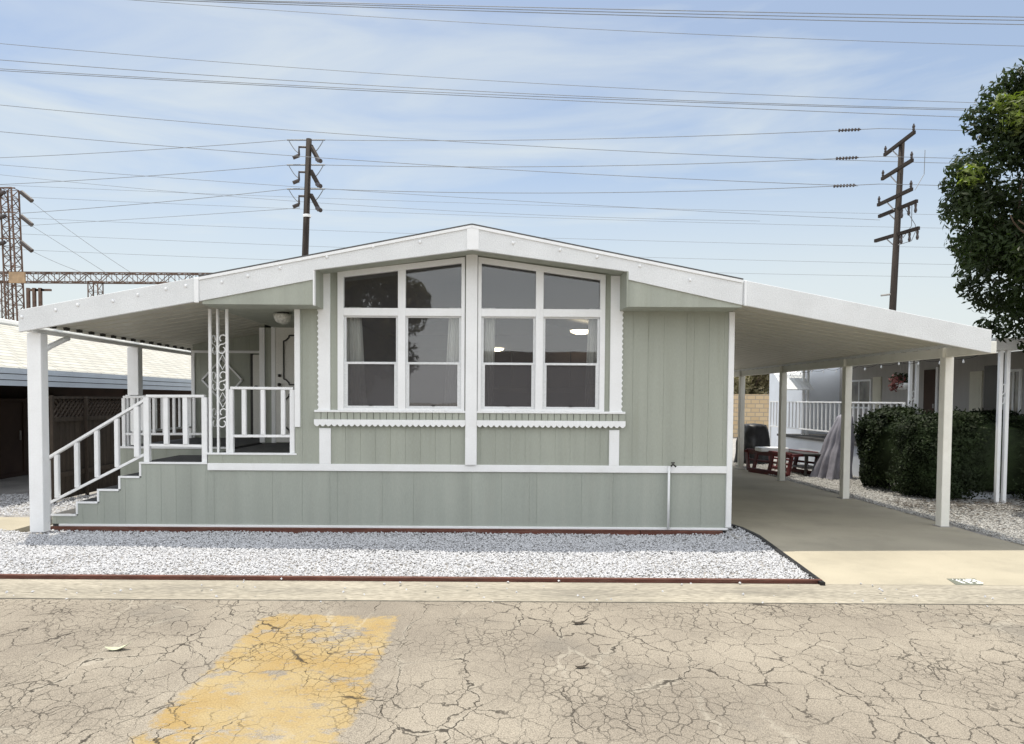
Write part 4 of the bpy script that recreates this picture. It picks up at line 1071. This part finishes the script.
# stuff stored by the carport
def drape(name, cx, cy, rx, ry_, h, m, label, cat, top=(.3, .3), seed=1, folds=9, skirt=1.0, leanx=0.0):
    rnd = random.Random(seed); mb = MB(); NU, NV = 96, 26
    for j in range(NV + 1):
        t = j / NV
        k = top[0] + (1 - top[0]) * (t ** .85) if t > 0 else .001
        zz = h * (1 - t ** 1.15)
        for i in range(NU):
            a = 2 * pi * i / NU
            fo = 1 + (.13 * sin(folds * a + 2 * sin(2 * a)) + .05 * sin(folds * 2.3 * a + 1)) * t * skirt
            fo += .22 * noise.noise((cos(a) * 1.6, sin(a) * 1.6, t * 3 + seed))
            z = zz + (.07 * noise.noise((cos(a) * 2, sin(a) * 2, seed * 3.)) * (1 - t) if t else 0)
            if j == 0: kk = .001
            elif j == 1: kk = top[0] * .7; z = h * .985
            else: kk = k
            mb.v.append((cx + leanx * h * (1 - t) + rx * kk * fo * cos(a), cy + ry_ * kk * fo * sin(a), max(z, .015 + .01 * R())))
    for j in range(NV):
        for i in range(NU):
            i2 = (i + 1) % NU; mb.f.append((j * NU + i, (j + 1) * NU + i, (j + 1) * NU + i2, j * NU + i2))
    o = mb.build(name, m, smooth=True); tag(ground_origin(o, (cx, cy, 0)), label, cat); return o
gx, gy = G(840, 477); gx, gy = 7.72, 6.6
drape('covered_equipment', gx, gy, .40, .40, 1.47, 'tarp', 'tall shape draped in a grey tarp between carport posts', 'covered item', (.34, .3), 3, 9, 1.2, .2)
bx_, by_ = 7.1, 10.9
drape('covered_grill', X(754, 10.3), 10.3, .5, .45, 1.12, 'tarpblack', 'black fabric cover over a low grill beside the farthest carport post', 'covered item', (.62, .6), 8, 5, .4)
# red slotted cart
rx0, ry0 = X(745, 7.9), 7.9
rc = thing('red_cart', (7.3, 7.8, 0), 'low dark red metal frame with oblong cutouts lying on the gravel', 'cart')
def redpanel(p, q_, name):
    p = Vector(p); q_ = Vector(q_); d = q_ - p; L = d.length; d.normalize(); nrm = Vector((-d.y, d.x, 0))
    mb = MB()
    def W_(u, z): return p + d * u + Vector((0, 0, z)) + nrm * (.12 * (z / .55))
    def bar(u0, z0, u1, z1, w_=.13): mb.bar(W_(u0, z0), W_(u1, z1), w_, .04, tuple(nrm))
    bar(0, .5, L, .5); bar(.22, .05, L, .05); bar(0, .5, .22, .05)
    bar(L, .05, L, .5); bar(.16, .3, L, .3, .05)
    for k in (.25, .6): bar(L * k, .05, L * k, .5)
    mb.prism([(0, 0), (.01, 0), (.01, .01)], 0, .01) if False else None
    return mb.build(name, 'redpaint', rc, bevel=.015)
A = (X(744, 8.2), 8.2, 0); B = (X(789, 6.6), 6.6, 0)
redpanel(A, B, 'side_panel')
redpanel((A[0] + .75, A[1] + .45, 0), (B[0] + .8, B[1] + .45, 0), 'side_panel')
mb = MB(); mb.bar((A[0] + .05, A[1], .5), (A[0] + .8, A[1] + .4, .5), .06, .06); mb.bar((B[0], B[1], .5), (B[0] + .8, B[1] + .45, .5), .06, .06); mb.bar((A[0] + .4, A[1] + .2, .49), (B[0] + .4, B[1] + .2, .49), .06, .04); mb.build('cross_bar', 'redpaint', rc)
ctx = (A[0] * .5 + B[0] * .5 + .25, (A[1] + B[1]) / 2 + .2)
bxo = MB().box(ctx[0] - .33, ctx[0] + .33, ctx[1] - .2, ctx[1] + .2, .535, .63).build('flat_box', 'white', bevel=.01); tag(ground_origin(bxo, (ctx[0], ctx[1], .535)), 'flat white box lying on top of the dark red frame', 'box')
# dark low table
tb = thing('low_table', (7.6, 6.7, 0), 'low black metal table between the red frame and the grey tarp', 'table')
tx0, tx1, ty0, ty1 = 7.15, 7.75, 6.7, 7.9
MB().box(tx0, tx1, ty0, ty1, .5, .54).build('table_top', 'dark', tb, bevel=.005)
for xx in (tx0 + .03, tx1 - .03):
    for yy in (ty0 + .03, ty1 - .03): MB().box(xx - .02, xx + .02, yy - .02, yy + .02, .03, .5).build('leg', 'dark', tb)
MB().box(tx0 + .05, tx1 - .05, ty0 + .05, ty1 - .05, .18, .2).build('shelf', 'galv', tb)

# ------------------------------------------------------------------ poles and wires
def cyl_pole(name, label, px, pytop, pxb, Y, r, zb=0):
    xt, zt = P(px, pytop, Y); xb = P(pxb, 399, Y)[0]; x0 = xb + (xb - xt) / (zt - CAM.z) * CAM.z
    t = thing(name, (x0, Y, 0), label, 'utility pole'); MB().tube([(x0, Y, 0), (xb, Y, CAM.z), (xt, Y, zt)], [r * 1.15, r * 1.12, r * .8], 12).build('pole_shaft', 'polewood', t, smooth=True)
    return t, (x0, Y, 0), (xt, Y, zt)
Y1 = 20.5
t1, b1, p1 = cyl_pole('utility_pole', 'dark wooden pole with three short angled insulator arms above the left roof slope', 309, 139, 300.5, Y1, .145)
for py in (152, 177, 201):
    xa, za = P(311, py - 6, Y1); xb, zb = P(319, py + 9, Y1 - .8)
    MB().bar((xa, Y1, za), (xb, Y1 - .8, zb), .12, .14).build('arm', 'polewood', t1)
    MB().tube([(xb - .1, Y1 - .7, zb + .1), (xb + .1, Y1 - .95, zb - .05)], .09, 8).build('insulator', 'insul', t1)
    xl, zl = P(299, py - 5, Y1); s = MB(); s.tube([(xa, Y1, za - .05), (xl, Y1, zl), (xl, Y1, zl - .35)], .05, 6); s.tube([(xl, Y1, zl - .35), (xl - .25, Y1, zl - .45)], .08, 8); s.build('insulator', 'insul', t1)
    a = P(287, py - 12, Y1); b_ = P(325, py - 12, Y1); MB().tube([(a[0], Y1, a[1]), (b_[0], Y1, b_[1])], .03, 6).build('jumper_bar', 'wire', t1)
    lp1 = []
    for i in range(9):
        u = i / 8; q0 = P(lerp(289, 300, u), py - 11 + 12 * sin(u * pi / 2), Y1); lp1.append((q0[0], Y1, q0[1]))
    lp2 = []
    for i in range(9):
        u = i / 8; q0 = P(lerp(323, 312, u), py - 11 + 12 * sin(u * pi / 2), Y1); lp2.append((q0[0], Y1, q0[1]))
    MB().tube(lp1, .018, 5).tube(lp2, .018, 5).build('jumper_wire', 'wire', t1)
a = P(307, 216, Y1); MB().lathe([(.16, -.06), (.175, 0), (.16, .06)], (a[0], Y1, a[1]), 14).build('collar', 'white', t1)

Y2 = 16.5
t2, b2, p2 = cyl_pole('utility_pole', 'leaning dark wooden pole with five crossarms left of the leafy tree', 902, 141, 887.5, Y2, .12)
arms = [(884.5, 155, 914.5, 132), (882, 179, 912.5, 160), (878, 205, 912, 189), (879, 216.5, 917, 201), (875, 241, 919, 228)]
ends = []
for (xa, ya, xb, yb) in arms:
    ya0, yb0 = Y2 + 1.0, Y2 - 1.0
    A_ = P(xa, ya, ya0); B_ = P(xb, yb, yb0); pa_, pb_ = Vector((A_[0], ya0, A_[1])), Vector((B_[0], yb0, B_[1]))
    MB().bar(pa_, pb_, .10, .12).build('crossarm', 'polewood', t2, bevel=.005)
    mid = (pa_ + pb_) / 2; MB().bar(pa_.lerp(pb_, .25), mid - Vector((0, 0, .45)), .03, .03).build('brace', 'galv', t2)
    if ya < 210:
        for e_ in (pa_.lerp(pb_, .03), pa_.lerp(pb_, .97)): MB().lathe([(.02, 0), (.05, .06), (.035, .1), (.055, .16), (.03, .22), (.02, .26)], tuple(e_ + Vector((0, 0, .05))), 8).build('insulator', 'insul', t2); ends.append(e_ + Vector((0, 0, .3)))
    else:
        for k in (.62, .8, .97):
            e_ = pa_.lerp(pb_, k); MB().lathe([(.02, 0), (.05, -.06), (.035, -.16), (.055, -.26), (.03, -.34)], tuple(e_ - Vector((0, 0, .05))), 8).build('insulator', 'insul', t2)
s = MB()
for (xx, yy, x2, y2) in ((912, 205, 903, 238), (905, 208, 917, 232), (917, 228, 898, 245), (915, 190, 925, 150)):
    q0 = P(xx, yy, Y2 - .6); q1 = P(x2, y2, Y2 - .2); m_ = ((q0[0] + q1[0]) / 2 + .15, (q0[1] + q1[1]) / 2 - .15); s.tube([(q0[0], Y2 - .6, q0[1]), (m_[0], Y2 - .4, m_[1]), (q1[0], Y2 - .2, q1[1])], .012, 5)
s.build('drop_wire', 'wire', t2)
a = P(881, 295.5, Y2); b_ = P(893, 294, Y2); MB().tube([(a[0], Y2, a[1]), (b_[0], Y2, b_[1])], .035, 6).build('bracket', 'galv', t2)

def wire(pts, Ys, label, r=.014, group='overhead power lines'):
    """pts: three photo points; wire is a parabola through them, extended"""
    P3 = [Vector((P(p[0], p[1], Y)[0], Y, P(p[0], p[1], Y)[1])) for p, Y in zip(pts, Ys)]
    a, m_, b_ = P3; n = 26; path = []
    tm = (m_.x - a.x) / (b_.x - a.x)
    for i in range(n + 1):
        t = i / n
        L0 = (t - tm) * (t - 1) / (tm * 1.0); L1 = t * (t - 1) / (tm * (tm - 1)); L2 = t * (t - tm) / (1 - tm)
        path.append(tuple(a * L0 + m_ * L1 + b_ * L2))
    o = MB().tube(path, r, 5).build('power_line', 'wire'); 
    tag(ground_origin(o, path[0]), label, 'power line', group)
    return path
T = 'one of the bundled dark cables crossing the top edge of the sky'
Q = 'one of the three close cables crossing the upper sky below the top bundle'
for p in [((150, -2), (512, 7), (1100, 18.5)), ((120, -3), (512, 9.5), (1100, 21.5)), ((60, -4), (512, 12), (1100, 26))]: wire(p, (12, 12, 12), T, .012)
wire(((30, -8), (512, 25), (1100, 48)), (12, 12, 12), 'single cable just below the dark bundle at the top of the sky', .008)
wire(((-60, 38), (512, 82), (1100, 106)), (13, 13, 13), 'single thin cable just above the three close cables in the upper sky', .008)
for p in [((-60, 55), (512, 93), (1100, 111)), ((-60, 65), (512, 95.5), (1100, 113)), ((-60, 67), (512, 98), (1100, 122))]: wire(p, (13, 13, 13), Q, .010)
wire(((-60, 99), (512, 145), (1100, 166)), (19, 19, 19), 'thin cable passing just above the top of the left wooden pole', .011)
wire(((-60, 126), (512, 170), (858, 186)), (19, 18, Y2), 'thin cable running from far left to the third arm of the leaning pole', .011)
labs = ('top', 'middle', 'lowest')
for i, (l0, l1, m1, r1) in enumerate(((157, 140, 139.5, 129.5), (184, 165, 166.5, 157.5), (215, 189, 193, 185))):
    wire(((-60, l0 + 3), (140, (l0 + l1) / 2 + 2), (288, l1)), (24, 22, Y1), 'cable from the left edge to the %s arm of the left wooden pole' % labs[i], .012)
    pth = wire(((324, l1), (560, m1), (880, r1 - 1)), (Y1, 19, Y2), 'cable from the left pole %s arm across to the leaning pole' % labs[i], .012)
    wire(((880, r1 - 1), (960, r1 + 1), (1100, r1 + 6)), (Y2, Y2 - .5, Y2 - 1.5), 'cable from the leaning pole into the leafy tree at the %s arm' % labs[i], .010)
    for dx_ in (0,):
        q0 = Vector(pth[-3]).lerp(Vector(pth[-2]), .35 - .1 * i); q1 = Vector(pth[-2]).lerp(Vector(pth[-1]), .25 - .1 * i)
        o = MB(); o.tube([q0, q1], .022, 6)
        for k in range(7):
            u0 = k / 7; o.tube([q0.lerp(q1, u0), q0.lerp(q1, u0 + .07)], .06, 8)
        o = o.build('line_insulator', 'insul'); tag(ground_origin(o, tuple(q0)), 'dark string insulator on the %s cable left of the leaning pole' % labs[i], 'insulator', 'string insulators beside the leaning pole')
wire(((-60, 160), (300, 187), (880, 220)), (26, 26, 26), 'faint cable crossing behind the left wooden pole below its middle arm', .010)
wire(((-60, 168), (320, 203), (760, 221)), (30, 30, 30), 'faint cable crossing behind the left wooden pole at its lowest arm', .009)
wire(((20, 226), (150, 218), (300, 208)), (32, 28, Y1), 'faint low cable rising from the steel tower to the left wooden pole', .010)
FL = 'one of the faint far cables low in the sky above the carport'
for i, (a, b_) in enumerate(((236, 247), (252, 264), (268, 276), (215, 228), (204, 214))):
    wire(((-60, a - 22), (600, (a + b_) / 2 - 2), (1100, b_ + 3)), (45, 45, 45), FL, .011)
wire(((32, 202), (80, 238), (130, 272)), (44, 42, 40), 'cable dropping from the top insulator of the lattice tower', .016)
wire(((32, 226), (70, 250), (108, 274)), (44, 42, 40), 'cable dropping from the middle insulator of the lattice tower', .016)
wire(((32, 251), (60, 264), (90, 275)), (44, 42, 40), 'cable dropping from the lowest insulator of the lattice tower', .016)

# lattice tower and gantry
def lattice(mb, p, q_, w, n, r, rm=.6, up=(0, 1, 0)):
    p = Vector(p); q_ = Vector(q_); d = (q_ - p).normalized(); a = d.cross(Vector(up)).normalized() * w / 2; c = a.cross(d).normalized() * w / 2
    cs = [a + c, -a + c, -a - c, a - c]
    for k in cs: mb.bar(p + k, q_ + k, r * 2.2, r * 2.2)
    for i in range(n):
        s0 = p.lerp(q_, i / n); s1 = p.lerp(q_, (i + 1) / n)
        for j in range(4):
            k0, k1 = cs[j], cs[(j + 1) % 4]
            if i % 2: k0, k1 = k1, k0
            mb.bar(s0 + k0, s1 + k1, r * 1.2, r * 1.2); 
            mb.bar(s1 + cs[j], s1 + cs[(j + 1) % 4], r, r)
YT = 44
xt = X(15, YT); zt = Z(189, YT, 15)
tw = thing('lattice_tower', (xt, YT, 0), 'tall rusty steel lattice tower with dark insulators at the far left edge', 'tower')
mb = MB(); lattice(mb, (xt + .35, YT, 0), (xt - .15, YT, zt), .84, 24, .04); mb.build('lattice_mast', 'rust', tw)
for py in (190, 214, 240):
    z = Z(py, YT, 15); MB().bar((xt - .9, YT - .5, z), (xt + .6, YT - .5, z), .08, .08).build('arm', 'rust', tw)
    a = P(21, py + 2, YT - .6); b_ = P(32, py + 11, YT - .6); MB().tube([(a[0], YT - .6, a[1]), (b_[0], YT - .6, b_[1])], .17, 8).build('insulator', 'insul', tw)
    a = P(5, py + 2, YT - .6); b_ = P(-4, py + 5, YT - .6); MB().tube([(a[0], YT - .6, a[1]), (b_[0], YT - .6, b_[1])], .15, 8).build('insulator', 'insul', tw)
a = P(9, 272, YT - .8); b_ = P(25, 283, YT - .8); MB().box(a[0], b_[0], YT - .85, YT - .7, b_[1], a[1]).build('sign_plate', 'tanplate', tw)
gt = thing('steel_gantry', (X(110, 46), 46, 0), 'horizontal rusty steel truss gantry behind the left roof', 'gantry')
mb = MB(); z = Z(278, 46, 100); lattice(mb, (X(-40, 46), 46, z), (X(230, 46), 46, z), .72, 26, .035, up=(0, 0, 1)); mb.build('truss_beam', 'rust', gt)
for px in (97, 2):
    mb = MB(); xx = X(px, 46); lattice(mb, (xx, 46, 0), (xx, 46, z - .3), .75, 14, .03); mb.build('lattice_leg', 'rust', gt)
for i, px in enumerate((30, 36, 42)):
    xx = X(px, 50); o = MB().bar((xx, 50, 0), (xx, 50, Z(288, 50, px)), .22, .22).box(xx + .1, xx + .9, 49.9, 50.1, Z(291, 50, px), Z(289, 50, px)).build('steel_mast', 'rust')
    tag(ground_origin(o, (xx, 50, 0)), ('slim rusty steel mast nearest the lattice tower', 'slim rusty steel mast between two others beside the lattice tower', 'slim rusty steel mast farthest right of the tower, before the gantry leg')[i], 'mast', 'slim masts beside the lattice tower')

# ------------------------------------------------------------------ across the street (seen in the glass)
def opp_flat():
    t = thing('mobile_home', (4.2, -21, 0), 'long brown mobile home across the street mirrored in the right front window', 'house')
    MB().box(-.9, 9.5, -30, -18.6, 0, 3.2).build('wall', 'tanwall', t)
    MB().box(-1.3, 9.8, -30, -18.2, 3.2, 3.62).build('roof', 'tanwall', t)
opp_flat()
def opp(x, w, wallm, label):
    t = thing('mobile_home', (x, -21, 0), label, 'house')
    MB().box(x - w / 2, x + w / 2, -30, -18.6, 0, 2.9).build('wall', wallm, t)
    MB().prism([(x - w / 2 - .5, 2.75), (x + w / 2 + .5, 2.75), (x + w / 2 + .5, 3.0), (x, 4.1), (x - w / 2 - .5, 3.0)], -30.4, -18.1).build('roof', 'roofw', t)
    MB().prism([(x - w / 2 - .52, 2.72), (x, 3.75), (x + w / 2 + .52, 2.72), (x + w / 2 + .52, 3.02), (x, 4.13), (x - w / 2 - .52, 3.02)], -18.1, -18.04).build('fascia', 'brown', t)
    for k in (-1, 1):
        f_ = MB().box(x + k * w * .25 - .9, x + k * w * .25 + .9, -18.6, -18.54, 1.3, 2.4).build('window', 'white', t); MB().box(x + k * w * .25 - .82, x + k * w * .25 + .82, -18.54, -18.53, 1.37, 2.33).build('pane', 'paneopaque', f_)
opp(-9, 7.5, 'greywall', 'grey mobile home across the street mirrored at the left')
opp(15.5, 7.5, 'palewall', 'pale mobile home across the street beyond the brown one')
rnd = random.Random(77); cl = []
for i in range(34):
    while True:
        u = Vector((rnd.uniform(-1, 1), rnd.uniform(-1, 1), rnd.uniform(-1, 1)))
        if u.length < 1: break
    cl.append((-5.3 + u.x * 2.5, -17.5 + u.y * 2.2, 4.6 + u.z * 2.5, rnd.uniform(.5, 1.0)))
tree('leafy_tree', (-5.3, -17.5, 0), 2.2, cl, 16000, .15, 'leaffar', 'round tree across the street mirrored in the left front window', rnd, .2)

# ------------------------------------------------------------------ light
SD = Vector((-.12, .23, 1)).normalized()
sl_ = bpy.data.lights.new('sun', 'SUN'); sl_.energy = 3.2; sl_.angle = radians(.6); sl_.color = (1, .93, .80)
so = bpy.data.objects.new('sun', sl_); COL.objects.link(so); so.rotation_euler = SD.to_track_quat('Z', 'Y').to_euler()
wd = bpy.data.worlds.new("World"); S.world = wd; wd.use_nodes = True
n = wd.node_tree.nodes; l = wd.node_tree.links; bg = n['Background']
sk = n.new('ShaderNodeTexSky'); sk.sky_type = 'NISHITA'; sk.sun_disc = False
sk.sun_elevation = math.asin(SD.z); sk.sun_rotation = atan2(SD.x, SD.y); sk.air_density = 1.0; sk.dust_density = 1.2; sk.ozone_density = 1.0
tc = n.new('ShaderNodeTexCoord'); mp = n.new('ShaderNodeMapping'); mp.inputs['Scale'].default_value = (1.2, 1.2, 7); mp.inputs['Rotation'].default_value = (.1, .25, .3)
l.new(tc.outputs['Generated'], mp.inputs[0])
nz = n.new('ShaderNodeTexNoise'); nz.inputs['Scale'].default_value = 1.7; nz.inputs['Detail'].default_value = 7; nz.inputs['Roughness'].default_value = .55; nz.inputs['Distortion'].default_value = .6
l.new(mp.outputs[0], nz.inputs['Vector'])
mr = n.new('ShaderNodeMapRange'); mr.inputs['From Min'].default_value = .42; mr.inputs['From Max'].default_value = .70; mr.inputs['To Min'].default_value = .22; mr.inputs['To Max'].default_value = .75
l.new(nz.outputs[0], mr.inputs['Value'])
sp = n.new('ShaderNodeSeparateXYZ'); l.new(tc.outputs['Generated'], sp.inputs[0])
def mk(op, a, b):
    x = n.new('ShaderNodeMath'); x.operation = op; x.use_clamp = False
    for i, v in ((0, a), (1, b)):
        if isinstance(v, float): x.inputs[i].default_value = v
        else: l.new(v, x.inputs[i])
    return x.outputs[0]
# bright overcast added out of view behind the camera to lift the shaded facade
so_ = n.new('ShaderNodeMapRange'); so_.interpolation_type = 'SMOOTHSTEP'; so_.inputs['From Min'].default_value = .35; so_.inputs['From Max'].default_value = -.35; l.new(sp.outputs[1], so_.inputs['Value'])
hz = n.new('ShaderNodeMapRange'); hz.interpolation_type = 'SMOOTHSTEP'; hz.inputs['From Min'].default_value = .42; hz.inputs['From Max'].default_value = .05; hz.inputs['To Max'].default_value = .85; l.new(sp.outputs[2], hz.inputs['Value'])
cov = mk('MAXIMUM', mk('MAXIMUM', mr.outputs[0], mk('ADD', hz.outputs[0], mk('MULTIPLY', mr.outputs[0], .12))), mk('MULTIPLY', so_.outputs[0], mk('ADD', mk('MULTIPLY', nz.outputs[0], .7), .45)))
cc = n.new('ShaderNodeMix'); cc.data_type = 'RGBA'; l.new(so_.outputs[0], cc.inputs[0]); cc.inputs[6].default_value = (5.2, 5.55, 5.5, 1); cc.inputs[7].default_value = (11.9, 12.1, 12.2, 1)
mx = n.new('ShaderNodeMix'); mx.data_type = 'RGBA'; mx.clamp_factor = True; l.new(cov, mx.inputs[0]); l.new(sk.outputs[0], mx.inputs[6]); l.new(cc.outputs[2], mx.inputs[7])
l.new(mx.outputs[2], bg.inputs['Color']); bg.inputs['Strength'].default_value = .10
S.view_settings.view_transform = 'Standard'; S.view_settings.look = 'None'; S.view_settings.gamma = 1; S.view_settings.exposure = .62
S.cycles.max_bounces = 8; S.cycles.transparent_max_bounces = 12
for o in bpy.data.objects:
    if '_o' in o: del o['_o']
